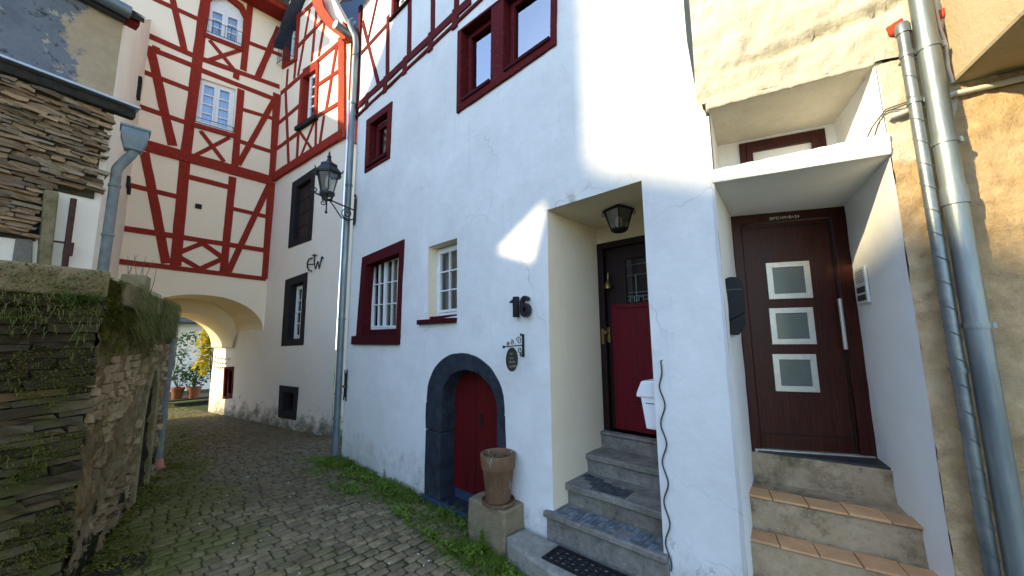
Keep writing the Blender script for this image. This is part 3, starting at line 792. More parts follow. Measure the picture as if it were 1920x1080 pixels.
# the narrow fixed side strip with its brass bell, then the leaf
leaf = MB().ring(D1, [(dl+.052, zT-.075), (dr, zT-.075), (dr, zD+.02), (dl+.052, zD+.02)], [(dl+.24, glt), (dr-.09, glt), (dr-.09, zD+.22), (dl+.24, zD+.22)], -.075, -.03).build('front_door', 'door1dark', house, bevel=.004)  # near-black ring paints in the porch shade on the upper leaf
MB().pbox(D1, dl+.054, dr-.002, zD+.022, glz-.012, -.07, -.0265).build('lower_leaf', 'door1', leaf, bevel=.004)
MB().pbox(D1, dl, dl+.048, zD+.02, zT-.075, -.09, -.045).build('door_side_strip', 'door1dark', fr, bevel=.003)
MB().pbox(D1, dl+.12, dr-.05, glz-.06, glz-.015, -.05, -.012).build('lock_rail', 'door1', leaf, bevel=.004)
for zz in (zD+.33, zD+.27): MB().pbox(D1, dl+.24, dr-.09, zz, zz+.014, -.03, -.018).build('moulding', 'door1', leaf)
for i in range(1, 9):
    uu = dl+.22+(dr-dl-.30)*i/9; MB().pbox(D1, uu-.0015, uu+.0015, zD+.36, glz-.08, -.03, -.0255).build('bead', 'door1dark', leaf)
MB().pbox(D1, dl+.235, dr-.085, glz-.01, glt+.01, -.062, -.058).build('pane', 'glassdark', leaf)
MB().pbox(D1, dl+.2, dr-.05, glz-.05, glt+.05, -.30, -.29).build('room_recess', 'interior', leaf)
# leaded lights: came lines
gu0, gu1 = dl+.24, dr-.09
def came(a, b): MB().tube([D1.P(a[0], a[1], -.055), D1.P(b[0], b[1], -.055)], .004, 5).build('lead_came', 'zinc', leaf)
for t, b0, b1 in ((.22, 0, .62), (.48, 0, 1), (.76, 0, .75)):
    came((gu0+(gu1-gu0)*t, glz+(glt-glz)*b0), (gu0+(gu1-gu0)*t, glz+(glt-glz)*b1))
for t, a0, a1 in ((.22, 0, 1), (.62, 0, .48), (.55, .48, .76), (.72, .76, 1), (.86, 0, .5), (.14, .0, 1)):
    came((gu0+(gu1-gu0)*a0, glz+(glt-glz)*t), (gu0+(gu1-gu0)*a1, glz+(glt-glz)*t))
for i in range(10):
    a = i/10; b = (i+.7)/10; t0 = .05+.06*(i % 2); came((gu0+(gu1-gu0)*a, glz+(glt-glz)*t0), (gu0+(gu1-gu0)*b, glz+(glt-glz)*t0))
    came((gu0+(gu1-gu0)*b, glz+(glt-glz)*.02), (gu0+(gu1-gu0)*b, glz+(glt-glz)*.14))
hp_ = D1.px(1141, 628, -.02)
MB().pbox(D1, hp_[0]-.018, hp_[0]+.018, hp_[1]-.085, hp_[1]+.085, -.03, -.02).build('lock_plate', 'brass', leaf, bevel=.003)
MB().tube([D1.P(hp_[0], hp_[1]+.03, -.02), D1.P(hp_[0], hp_[1]+.03, .03)], .010, 10).tube([D1.P(hp_[0], hp_[1]+.03, .03), D1.P(hp_[0], hp_[1]+.03, .05)], .019, 12).build('handle', 'brass', leaf, smooth=True)
MB().pbox(D1, dl-.052, dl-.022, hp_[1]-.10, hp_[1]+.07, .012, .022).build('bell_plate', 'brass', fr)
bp = D1.px(1135, 535, -.02)
bell = MB().lathe(D1.P(dl+.06, bp[1]-.05, .03), [(.045, 0), (.040, .02), (.03, .06), (.018, .085), (.004, .095)], 14).build('door_bell', 'brass', fr, smooth=True)
MB().tube([D1.P(dl+.06, bp[1]+.045, .03), D1.P(dl+.06, bp[1]+.13, .02), D1.P(dl+.06, bp[1]+.13, -.04)], .006).build('bell_hanger', 'brass', fr)
# house steps
steps = empty('stone_steps', (3.2, 1.7, 0), 'worn blue grey stone steps rising into the porch of house number 16', 'steps')
def rough_block(name, mat, parent, x0, x1, y0, y1, z0, z1, amp=.008, step=.07, bevel=.008, fl=0, seed=0):
    """a stone block whose faces are slightly uneven"""
    bm = bmesh.new()
    nx, ny, nz = max(1, int((x1-x0)/step)), max(1, int((y1-y0)/step)), max(1, int((z1-z0)/step))
    vsx = {}
    def vt(i, j, k):
        key = (i, j, k)
        if key not in vsx:
            p = V((x0+(x1-x0)*i/nx, y0+(y1-y0)*j/ny, z0+(z1-z0)*k/nz))
            q = p*6+V((seed, 0, 0)); d = V((noise.noise(q), noise.noise(q+V((9, 0, 0))), noise.noise(q+V((0, 9, 0)))))*amp
            vsx[key] = bm.verts.new(p+d)
        return vsx[key]
    for i in range(nx):
        for j in range(ny):
            for k in (0, nz): bm.faces.new([vt(i, j, k), vt(i+1, j, k), vt(i+1, j+1, k), vt(i, j+1, k)])
    for i in range(nx):
        for k in range(nz):
            for j in (0, ny): bm.faces.new([vt(i, j, k), vt(i+1, j, k), vt(i+1, j, k+1), vt(i, j, k+1)])
    for j in range(ny):
        for k in range(nz):
            for i in (0, nx): bm.faces.new([vt(i, j, k), vt(i, j+1, k), vt(i, j+1, k+1), vt(i, j, k+1)])
    bmesh.ops.recalc_face_normals(bm, faces=bm.faces)
    me = bpy.data.meshes.new(name); bm.to_mesh(me); bm.free(); me.shade_smooth(); me.set_sharp_from_angle(angle=math.radians(45))
    o = link(name, me, mat, parent)
    b = o.modifiers.new('bevel', 'BEVEL'); b.width = bevel; b.segments = 2; b.limit_method = 'ANGLE'; b.angle_limit = math.radians(50)
    return o
rough_block('riser', 'step', steps, 2.86, 3.14, 1.16, 2.24, -.1, .335, seed=1)
tr = rough_block('tread', 'step', steps, 2.83, 3.15, 1.165, 2.26, .338, .385, .005, seed=2)
rough_block('riser', 'step', steps, 3.12, 3.49, 1.18, 2.20, -.1, .51, seed=3)
tr2 = rough_block('tread', 'step', steps, 3.075, 3.495, 1.185, 2.195, .513, .572, .006, seed=4)
rough_block('riser', 'step', steps, 3.475, 3.78, 1.185, 2.195, -.1, .70, seed=5)
rough_block('tread', 'step', steps, 3.445, 3.79, 1.19, 2.19, .703, .757, .006, seed=6)
rough_block('riser', 'step', steps, 3.765, 4.1, 1.19, 2.19, -.1, .888, seed=7)
rough_block('door_sill', 'step', steps, 3.745, 4.1, 1.19, 2.185, .891, .922, .004, seed=8)
# mosaic chips set into the lowest tread
mr = random.Random(8)
for (x0, x1, z, mat, par, mind) in ((2.855, 3.065, .385, 'mosaic', tr, 0), (3.11, 3.40, .572, 'mosaicdark', tr2, .45)):
    yy = 1.22
    while yy < 2.2:
        wy = mr.uniform(.035, .055); xx = x0
        while xx < x1:
            wx = mr.uniform(.035, .06)
            if xx+wx < x1+.02 and noise.noise(V((xx*5, yy*5, z*3))) > -.5+mind*1.1:
                j = lambda: mr.uniform(-.003, .003)
                pts = [(xx+.003+j(), yy+.003+j()), (xx+wx-.003+j(), yy+.003+j()), (xx+wx-.003+j(), yy+wy-.003+j()), (xx+.003+j(), yy+wy-.003+j())]
                MB().prism([(a, b, z-.006) for a, b in pts], (0, 0, .0095+mr.uniform(0, .003))).build('mosaic_tile', mat, par)
            xx += wx
        yy += wy
# entrance slab with ragged front
slab = [(2.84, 2.50), (2.62, 2.52), (2.56, 2.43), (2.52, 2.2), (2.47, 1.9), (2.44, 1.5), (2.43, .9), (2.50, .62), (2.84, .62)]
o = MB().prism([(a, b, -.08) for a, b in slab], (0, 0, .245)).build('entrance_slab', 'slabstone', steps, bevel=.02)

# ================================================================== THE RIGHT-HAND HOUSE
rh = empty('right_house', (3.1, -.3, 0), 'right hand house of rough cream and tan render with a brown door in a niche', 'house')
def rp_ex(u, v):
    d = 0.
    if v > 3.55: d += .03*min(1, (v-3.55)/.25)+.028*noise.noise(V((u*2.2, v*2.2, 0)))*min(1, (v-3.55)/.2)+.026*noise.noise(V((u*7, v*7, 4)))*min(1, (v-3.55)/.2)+.016*noise.noise(V((u*19, v*19, 4)))
    ln = 3.80+.13*u+.04*noise.noise(V((u*3, 0, 0)))             # the ragged crack line of the bulging upper render
    if u < 1.1:
        if v > ln: d += .035*min(1, (v-ln)/.05)*(min(1, max(0, (u-.05)/.4)))
        elif v > ln-.05: d -= .03*(1-(ln-v)/.05)*min(1, max(0, u/.4))
    return d
niche_lo = [(.012, 3.0), (.955, 3.0), (.955, .0), (.012, .0)]
up_tl, up_tr = RP.px(1325, 207), RP.px(1640, 123)
niche_up = [(.02, up_tl[1]), (.945, up_tr[1]), (.95, 3.135), (.02, 3.105)]
def tan_ex(u, v): return .016*noise.noise(V((u*11, v*11, 0)))+.012*noise.noise(V((u*27, v*27, 3)))-.02*max(0, noise.noise(V((u*6, v*9, 8)))-.35)
wall('wall', 'tan', RP, [(.956, -.2), (1.8, -.2), (1.8, 3.60), (.956, 3.60)], [], rh, .022, .004, 3, extra=tan_ex)
wall('wall', 'tan', RP, [(1.8, -.2), (5.5, -.2), (5.5, 3.60), (1.8, 3.60)], [], rh, .15, .010, 6)
wall('upper_wall', 'rough', RP, [(-.06, 3.615), (.012, 3.615), (.944, 3.615), (1.6, 3.615), (1.6, 5.2), (-.05, 5.2), (-.05, 4.4)], [], rh, .026, .008, 5, extra=rp_ex)
wall('upper_wall', 'rough', RP, [(1.6, 3.615), (5.5, 3.615), (5.5, 8.5), (-.02, 8.5), (-.05, 5.2), (1.6, 5.2)], [], rh, .15, .008, 5, extra=rp_ex)
MB().pbox(RP, .99, 5.5, -.1, 8.4, -.4, -.06).build('wall_core', 'tan', rh)
MB().pbox(RP, .0, 1.2, 3.63, 8.4, -.4, -.06).build('wall_core', 'rough', rh)
# strip of wall over the upper niche follows its sloping head
rag = [(.945*i/24, up_tl[1]+(up_tr[1]-up_tl[1])*i/24+.010*noise.noise(V((i*.8, 0, 0)))+.006*noise.noise(V((i*2.3, 5, 0)))) for i in range(25)]
m = MB(); m.pprism(RP, rag+[(.958, 3.66), (.0, 3.66)], -.06, .010); m.build('lintel', 'rough', rh, bevel=.014)
def pt(s, d, z): return RP.P(s, z, -d)
DL, DR = (.181, .886), (1.013, 1.003)                     # door line (along, depth)
def gridquad(a, b, c, d, n, m_, amp, seed, name, mat, parent):
    """bilinear patch with plaster unevenness"""
    mb = MB(); a, b, c, d = V(a), V(b), V(c), V(d); nrm = (b-a).cross(d-a).normalized()
    for j in range(m_+1):
        for i in range(n+1):
            p = a.lerp(b, i/n).lerp(d.lerp(c, i/n), j/m_); e = 1 if 0 < i < n and 0 < j < m_ else .5
            mb.v.append(tuple(p+nrm*(amp*noise.noise(p*4+V((seed, 0, 0)))*e)))
    for j in range(m_):
        for i in range(n): mb.f.append((j*(n+1)+i, j*(n+1)+i+1, (j+1)*(n+1)+i+1, (j+1)*(n+1)+i))
    return mb.build(name, mat, parent, smooth=True, fix=False)
gridquad(pt(.012, 0, 0), pt(DL[0], DL[1], 0), pt(DL[0], DL[1], 3.0), pt(.012, 0, 3.0), 8, 24, .012, 1, 'niche_side', 'jamb', rh)
gridquad(pt(DR[0], DR[1], 0), pt(.955, 0, 0), pt(.955, 0, 3.0), pt(DR[0], DR[1], 3.0), 8, 24, .012, 2, 'niche_side', 'jamb', rh)
gridquad(pt(.012, -.02, 3.0), pt(.955, -.02, 3.0), pt(DR[0]+.02, DR[1]+.06, 2.99), pt(DL[0]-.02, DL[1]+.06, 2.99), 8, 8, .006, 3, 'canopy_soffit', 'jamb', rh)
# canopy slab edge
ce = [(.957*i/20, 3.0+.004*noise.noise(V((i*.9, 1, 0)))) for i in range(21)]+[(.962-.962*i/20, 3.137-.037*i/20+.007*noise.noise(V((i*.9, 7, 0)))+.004*noise.noise(V((i*2.1, 3, 0)))) for i in range(21)]
m = MB(); m.pprism(RP, ce, -.30, .022); m.build('canopy', 'jamb', rh, bevel=.014)
# upper niche with transom light
bk = .62
bl, br_ = (.17, 3.53), (.83, 3.50)
wl = RP.px(1385, 272, -bk); wr = RP.px(1545, 242, -bk)
f4 = [pt(.02, 0, up_tl[1]), pt(.945, 0, up_tr[1]), pt(.95, 0, 3.13), pt(.02, 0, 3.10)]
b4 = [pt(wl[0]-.16, bk, wl[1]+.03), pt(wr[0]+.06, bk, wr[1]+.03), pt(wr[0]+.06, bk, 3.12), pt(wl[0]-.16, bk, 3.10)]
gridquad(f4[0], f4[1], b4[1], b4[0], 8, 6, .01, 4, 'niche_soffit', 'rough', rh)
gridquad(f4[1], f4[2], b4[2], b4[1], 4, 6, .008, 5, 'niche_side', 'jamb', rh)
gridquad(f4[3], f4[0], b4[0], b4[3], 4, 6, .008, 6, 'niche_side', 'jamb', rh)
gridquad(f4[2], f4[3], b4[3], b4[2], 4, 4, .004, 7, 'canopy_top', 'jamb', rh)
gridquad(b4[0], b4[1], b4[2], b4[3], 4, 4, .004, 8, 'niche_back', 'jamb', rh)
tw = casement(rh, Quad(Plane(RP.O-RP.n*bk, RP.u), [wl, wr, (wr[0], 3.06), (wl[0], 3.06)]), .02, 'door2', .045, 1, 1, 1, curtain=[(.05, .95, 'curtain')])
# brown door
DP = Plane(pt(DL[0], DL[1], 0), (pt(DR[0], DR[1], 0)-pt(DL[0], DL[1], 0)))
DW = (pt(DR[0], DR[1], 0)-pt(DL[0], DL[1], 0)).length
MB().ring(DP, [(0, 2.99), (DW, 2.99), (DW, .99), (0, .99)], [(.07, 2.91), (DW-.10, 2.91), (DW-.10, 1.0), (.07, 1.0)], -.08, .012).build('door_frame', 'door2', rh, bevel=.004)
bd = MB().pbox(DP, .075, DW-.105, 1.005, 2.905, -.07, -.008).build('brown_door', 'door2', rh, bevel=.004)
for (x0, y0, x1, y1, x2, y2, x3, y3) in ((1436, 494, 1518, 488, 1523, 558, 1441, 562), (1442, 579, 1525, 575, 1530, 645, 1447, 646), (1449, 664, 1530, 664, 1537, 735, 1453, 734)):
    q = Quad(DP, DP.quad((x0, y0), (x1, y1), (x2, y2), (x3, y3), o=0))
    us_ = [p.x for p in q.c]; vs_ = [p.y for p in q.c]; a0, a1 = (us_[0]+us_[3])/2, (us_[1]+us_[2])/2; b1_, b0_ = (vs_[0]+vs_[1])/2, (vs_[2]+vs_[3])/2
    q = Quad(DP, [(a0, b1_), (a1, b1_), (a1, b0_), (a0, b0_)])
    wf = MB().ring(DP, q.outline(), q.ins(.045), -.012, .006).build('door_light', 'steel', bd, bevel=.002)
    MB().pprism(DP, q.ins(.045), -.02, -.006).build('frosted_pane', 'frost', bd)
hu, hv0 = DP.px(1574, 560, .06); hv1 = DP.px(1584, 655, .06)[1]
MB().tube([DP.P(hu, hv0, .06), DP.P(hu, hv1, .06)], .014, 12).build('pull_handle', 'steel', bd, smooth=True)
for k in (.12, .88): MB().tube([DP.P(hu, hv0+(hv1-hv0)*k, .06), DP.P(hu+.04, hv0+(hv1-hv0)*k, -.01)], .009, 8).build('handle_stay', 'steel', bd)
lu, lv = DP.px(1596, 621)
m = MB(); n = 16; m.prism([DP.P(lu+.013*math.cos(2*math.pi*k/n), lv+(.03+.0)*math.sin(2*math.pi*k/n), -.01) for k in range(n)], DP.n*.02); m.build('lock_escutcheon', 'plasticwhite', bd)
MB().pbox(DP, DW-.125, DW-.118, 1.02, 2.9, -.008, -.003).build('door_rebate', 'black', bd)
for zz in (1.12, 2.86): MB().pbox(DP, .09, DW-.13, zz, zz+.008, -.010, -.004).build('groove', 'black', bd)
MB().pbox(DP, .02, DW-.02, .975, 1.003, -.06, .03).build('door_threshold', 'steel', rh, bevel=.003)
# chalk blessing over the door
fc = bpy.data.curves.new('chalk', 'FONT'); fc.body = '20*C+M+B+24'; fc.size = .036; fc.extrude = .0006
fo = bpy.data.objects.new('tmp', fc); col.objects.link(fo)
dg = bpy.context.evaluated_depsgraph_get(); me = bpy.data.meshes.new_from_object(fo.evaluated_get(dg)); bpy.data.objects.remove(fo)
tp = DP.px(1442, 412, .014)
mx = Matrix(((DP.u.x, 0, DP.n.x, 0), (DP.u.y, 0, DP.n.y, 0), (0, 1, DP.n.z, 0), (0, 0, 0, 1))); mx.translation = DP.P(tp[0], tp[1]-.004, .0145)
me.transform(mx); link('chalk_writing', me, 'chalk', rh)
# overhanging bay at upper right, its sloping consoles, and conduits
o_u, o_v = RP.px(1783, 160)
m = MB(); m.pbox(RP, o_u, 5.4, o_v, 8.4, .0, 1.5); bay = m.build('overhanging_bay', 'overhang', rh, bevel=.02)
# step foundations and terracotta tiled steps
st2 = empty('tiled_steps', pt(.5, .3, 0), 'dirty concrete steps edged with terracotta tiles below the brown door', 'steps')
def sblock(name, mat, parent, sl, sr, dl_, dr_, z0, z1, dback=1.2, bevel=.012, amp=.008):
    mb = MB(); n = 14; mz = 4
    for j in range(mz+1):
        for i in range(n+1):
            t = i/n; s = sl+(sr-sl)*t; d = dl_+(dr_-dl_)*t; z = z0+(z1-z0)*j/mz
            e = amp*noise.noise(V((s*8, z*9, d*3)))
            mb.v.append(tuple(pt(s, d+e, z)))
    for j in range(mz):
        for i in range(n): mb.f.append((j*(n+1)+i, j*(n+1)+i+1, (j+1)*(n+1)+i+1, (j+1)*(n+1)+i))
    b = len(mb.v); top = mz*(n+1)
    for i in range(n+1):
        t = i/n; mb.v.append(tuple(pt(sl+(sr-sl)*t, dback, z1+.004*noise.noise(V((i, z1, 0))))))
    for i in range(n): mb.f.append((top+i, top+i+1, b+i+1, b+i))
    return mb.build(name, mat, parent, smooth=True, bevel=bevel, fix=False)
NL = [(.98, .86, .70), (.765, .47, .31), (.545, .27, .12), (.33, .07, -.06), (.12, -.10, -.22)]     # z, nose depth at the left and right end
for i, (z, dl_, dr_) in enumerate(NL):
    sblock('step', 'concrete', st2, -.02, 1.06 if i < 2 else 1.0, dl_, dr_, z-.28, z)
    if i == 0:
        sblock('slate_threshold', 'slateedge', st2, .14, 1.02, dl_+.015, dr_+.03, z+.001, z+.014, bevel=.003, amp=.002)
        continue
    nt = 5; off = .04*(i % 2)
    for k in range(-1, nt+1):                     # the edging tiles, one by one
        s0 = .03+(k+off)*.20; s1 = s0+.194
        s0, s1 = max(s0, .0), min(s1, .99)
        if s1-s0 < .04: continue
        f0, f1 = dl_+(dr_-dl_)*s0, dl_+(dr_-dl_)*s1; dp = .155+RND.uniform(-.01, .01); h = .016+RND.uniform(-.002, .003); ov = .018+RND.uniform(-.004, .004)
        MB().prism([pt(s0, f0-ov, z+.002), pt(s1, f1-ov, z+.002), pt(s1, f1+dp, z+.002), pt(s0, f0+dp, z+.002)], (0, 0, h)).build('tile', 'tile', st2, bevel=.004)

# ================================================================== THE HALF-TIMBERED GATE HOUSE
th = empty('half_timbered_house', (1.5, 10.95, 0), 'red half timbered house with a vaulted archway over the alley', 'house')
AL, AR, AZ, AB = .24, 2.70, 2.18, .80
def ell(t, l=AL, r=AR, z=AZ, b=AB): return ((l+r)/2+(r-l)/2*math.cos(t), z+b*math.sin(t))
tf_out = [(-.3, -.1), (AL, -.1), (AL, AZ)]+[ell(math.pi*(1-i/24)) for i in range(1, 25)]+[(AR, 11.4), (-.3, 11.4)]
q_w1 = TF.quad((391, -14), (459, 12), (452, 89), (385, 63)); q_w2 = TF.quad((374, 145), (442, 167), (436, 251), (365, 231))
w1q = Quad(TF, q_w1); w2q = Quad(TF, q_w2)
w1h = w1q.rect(0, 1, 0, .75); w1a = [w1q.at(0, 0), w1q.at(1, 0), w1q.at(1, .72), w1q.at(.85, .9), w1q.at(.5, 1.02), w1q.at(.15, .9), w1q.at(0, .72)]
w1a = [tuple(p) for p in w1a]
wall('front_wall', 'cream', TF, tf_out, [(w1a, .12), (w2q.outline(), .12)], th, .16, .006, 1.2)
qd1 = Quad(SW, SW.quad((549, 343), (592, 314), (584, 450), (541, 466))); qd2 = Quad(SW, SW.quad((536, 525), (577, 510), (569, 647), (528, 649)))
qd3 = Quad(SW, SW.quad((525, 722), (560, 726), (555, 788), (522, 782))); qt = Quad(SW, SW.quad((421, 688), (439, 687), (436, 747), (418, 748)))
qs1 = Quad(SW, SW.quad((569, 146), (596, 128), (592, 222), (563, 240))); qs2 = Quad(SW, SW.quad((539, 54), (561, 31), (556, 112), (532, 127)))
sw_l = -(10.92-8.0)/.981
gl, gr_, ga = 9.75, 8.95, 11.7
sw_out = [(-5.62, -.1), (.0, -.1), (.0, gr_), (-1.55, ga), (sw_l, gl), (sw_l, AZ), (-5.62, AZ)]
def h_(q, m_=.03, d=.3, mat=None): return (q.ins(m_), d, (0, 0), mat or 'darkframe')
wall('side_wall', 'side', SW, sw_out, [h_(qd1), h_(qd2), h_(qd3), h_(qt, .03, .2, 'maroon'), h_(qs1, .02, .15, 'red'), h_(qs2, .02, .15, 'red')], th, .14, .010, 1.3, reveal_mat='side')
# the plaster of the timbered storey on the side is cream: a sheet 3 mm proud of the rubble wall is its infill
# tunnel vault, inner ring and left wall
mb = MB(); n = 24; rows = []
YB = 13.5
def vault(y, t):
    k = (y-10.92)/(YB-10.92); r = AR-.2*(y-10.92); x, z = ell(t, AL, r, AZ, AB); return (x, y, z)
ny = 10
for j in range(ny+1):
    yy = 10.92+(YB-10.92)*j/ny
    for i in range(n+1): mb.v.append(tuple(V(vault(yy, math.pi*i/n))+V((0, 0, .012*noise.noise(V((i*.4, j*.7, 0)))))))
for j in range(ny):
    for i in range(n): mb.f.append((j*(n+1)+i, j*(n+1)+i+1, (j+1)*(n+1)+i+1, (j+1)*(n+1)+i))
mb.build('vault', 'tunnel', th, smooth=True, fix=False)
MB().abox(AL-.3, AL, 10.95, YB, -.1, AZ+.05).build('tunnel_wall', 'tunnel', th)
# lower arch ring near the far end
ring_o = [ell(math.pi*i/n, AL-.02, AR-.2*1.4+.02, AZ+.02, AB) for i in range(n+1)]; ring_i = [ell(math.pi*i/n, AL+.10, AR-.2*1.4-.05, AZ-.42, AB+.08) for i in range(n+1)]
yr0, yr1 = 12.3, YB+.05
mb = MB()
for (pts, yy) in ((ring_o, yr0), (ring_i, yr0), (ring_i, yr1), (ring_o, yr1)): mb.v += [(a-(.2*(yy-12.3) if a > 1.2 else 0), yy, b) for a, b in pts]
for L in range(3):
    for k in range(n): mb.f.append((L*(n+1)+k, L*(n+1)+k+1, (L+1)*(n+1)+k+1, (L+1)*(n+1)+k))
mb.build('inner_arch', 'tunnel', th, smooth=True, fix=True)
# rear wall above the arch and house mass
m = MB(); m.prism([(-.3, YB, AZ+.3), (AL, YB, AZ+.3)]+[(a-.12, YB, b+.01) for a, b in reversed(ring_o)]+[(2.6, YB, AZ), (5.5, YB, AZ), (5.5, YB, 11), (-.3, YB, 11)], (0, .12, 0)); m.build('rear_wall', 'tunnel', th)
MB().abox(-.42, -.3, 10.95, YB+.1, -.1, 11.2).build('gable_wall', 'cream', th)
m = MB(); m.prism([SW.P(.0, -.1, -.02), SW.P(.0, gr_, -.02), SW.P(.0, gr_, -2.2), SW.P(.0, -.1, -2.2)], SW.u*.06); m.build('return_wall', 'side', th)
m = MB(); m.prism([SW.P(.07, 6.3, .03), SW.P(.07, gr_, .03), SW.P(.07, gr_, -.5), SW.P(.07, 6.3, -.5)], SW.u*.06); m.build('return_boarding', 'orange', th)
# main roof
ev = TF.px(505, 28)[1]
m = MB(); m.prism([(-.7, 10.42, ev-.02), (2.95, 10.42, ev-.02), (2.95, 10.42, ev+.16), (-.7, 10.42, ev+.16)], (0, .6, 0)); m.build('eave_board', 'red', th, bevel=.02)
m = MB(); m.prism([(-.7, 10.22, ev+.17), (3.0, 10.22, ev+.17), (3.0, 12.3, ev+3.0), (-.7, 12.3, ev+3.0)], (0, 0, .1)); m.build('roof', 'roofblue', th)
m = MB(); m.prism([(-.7, 14.4, ev+.17), (4.6, 14.4, ev+.17), (4.6, 12.3, ev+3.0), (-.7, 12.3, ev+3.0)], (0, 0, .1)); m.build('roof', 'roofblue', th)
# side gable roof
for (a, b) in (((.32, gr_-.22), (-1.55, ga+.08)), ((-1.55, ga+.08), (sw_l-.15, gl-.1))):
    m = MB(); A_, B_ = SW.P(a[0], a[1], .28), SW.P(b[0], b[1], .28); m.prism([A_, B_, B_+V((0, 0, .14)), A_+V((0, 0, .14))], -SW.n*2.6); m.build('gable_roof', 'roofblue', th)
# barge boards: the curved one on the right catches the sun, its sunlit orange painted in
m = MB(); pts = [SW.px(x, y, .22) for x, y in ((583, -16), (588, 12), (600, 34), (616, 52), (634, 66))]
pts2 = [SW.px(x, y, .22) for x, y in ((646, 74), (636, 52), (622, 34), (608, 14), (600, -16))]
m.pprism(SW, pts+pts2, .17, .235); m.build('barge_board', 'orange', th, bevel=.01)
m = MB(); m.pprism(SW, [SW.px(x, y, .2) for x, y in ((647, 42), (655, 55), (652, 76), (644, 78), (645, 62))], .1, .27); m.build('gable_bracket', 'orange', th, bevel=.01)
# --- front timbers
F = lambda a, b, wd, t=.012, nm='timber': beam(TF, a, b, wd*.80, 'red', th, t, name=nm)
F((259, 269), (512, 340), .30, .03, 'girt')
F((222, 490), (498, 523), .13, .026, 'sill_beam')
for a, b, wd in [((386, -8), (347, 296), .24), ((347, 300), (329, 498), .24), ((471, -8), (456, 132), .17), ((452, 168), (440, 312), .18), ((436, 332), (419, 510), .19),
                 ((519, 176), (511, 336), .22), ((509, 342), (497, 523), .21)]: F(a, b, wd, .016, 'post')
for a, b, wd in [((322, -8), (346, 96), .15), ((282, 92), (323, 273), .20), ((271, 285), (311, 494), .20), ((523, 52), (481, 150), .17), ((515, 186), (447, 309), .15), ((505, 346), (427, 512), .16)]: F(a, b, wd, .011, 'brace')
for a, b, wd in [((284, -4), (376, 38), .12), ((466, 80), (528, 104), .12), ((276, 66), (366, 106), .15), ((274, 88), (361, 123), .15), ((366, 106), (524, 163), .15), ((358, 124), (520, 188), .15),
                 ((384, 64), (456, 94), .12), ((267, 134), (357, 169), .14), ((454, 205), (517, 224), .12), ((260, 199), (351, 231), .13), ((446, 264), (513, 286), .13),
                 ((243, 347), (336, 370), .13), ((351, 331), (430, 351), .14), ((436, 391), (507, 408), .12), ((231, 428), (501, 470), .14)]: F(a, b, wd, .013, 'rail')
for p, q in [((293, 88), (290, 98)), ((444, 136), (442, 148))]: F(p, q, .16, .012, 'joist_end')
for a, b in [((393, 76), (444, 137)), ((454, 93), (389, 114)), ((376, 246), (420, 303)), ((430, 258), (367, 291))]: F(a, b, .105, .012, 'brace')
for a, b in [((337, 473), (382, 455)), ((379, 456), (416, 482)), ((334, 481), (373, 503)), ((416, 486), (372, 506))]: F(a, b, .13, .012, 'brace')
# front windows
casement(th, Quad(TF, w2q.ins(.0)), -.06, fr=.055, leaves=2, cols=1, rows=4, bar=.03, glass='glasssky', curtain=[(.03, .97, 'lace')])
wq = w1q.sub(0, 1, 0, .74); casement(th, wq, -.06, fr=.055, leaves=2, cols=1, rows=3, bar=.03, glass='glasssky', curtain=[(.05, .95, 'lace')])
m = MB(); m.pprism(TF, [tuple(w1q.at(0, .74)), tuple(w1q.at(1, .74)), tuple(w1q.at(.85, .9)), tuple(w1q.at(.5, 1.02)), tuple(w1q.at(.15, .9))], -.11, -.06); m.build('window_head', 'winwhite', th)
for qq, z in ((w1q, -.03), (w2q, -.03)): MB().pprism(TF, qq.rect(-.06, 1.06, -.09, .0), -.02, .045).build('window_sill', 'red', th, bevel=.004)
# window frames in red timber and little iron railings
MB().ring(TF, [tuple(p) for p in (w1q.at(-.13, -.02), w1q.at(1.13, -.02), w1q.at(1.13, .8), w1q.at(.95, 1.02), w1q.at(.5, 1.16), w1q.at(.05, 1.02), w1q.at(-.13, .8))], w1a, -.05, .02).build('window_surround', 'red', th)
def railing(q, b1, off, name='window_railing', parent=th, nbar=7, mat='iron'):
    m = MB(); pl = q.pl
    for b in (.02, b1): m.tube([pl.P(*q.at(0, b), 0), pl.P(*q.at(.0, b), off), pl.P(*q.at(1, b), off), pl.P(*q.at(1, b), 0)], .008, 5)
    for i in range(nbar): m.tube([pl.P(*q.at(i/(nbar-1), .02), off), pl.P(*q.at(i/(nbar-1), b1), off)], .006, 5)
    return m.build(name, mat, parent)
railing(w1q, .30, .10); railing(w2q, .12, .06, nbar=2)
u, v = TF.px(372, 387); MB().ring(TF, [(u-.06, v+.055), (u+.06, v+.055), (u+.06, v-.055), (u-.06, v-.055)], [(u-.045, v+.04), (u+.045, v+.04), (u+.045, v-.04), (u-.045, v-.04)], -.01, .014).pbox(TF, u-.046, u+.046, v-.041, v+.041, .001, .004).build('vent', 'black', th)
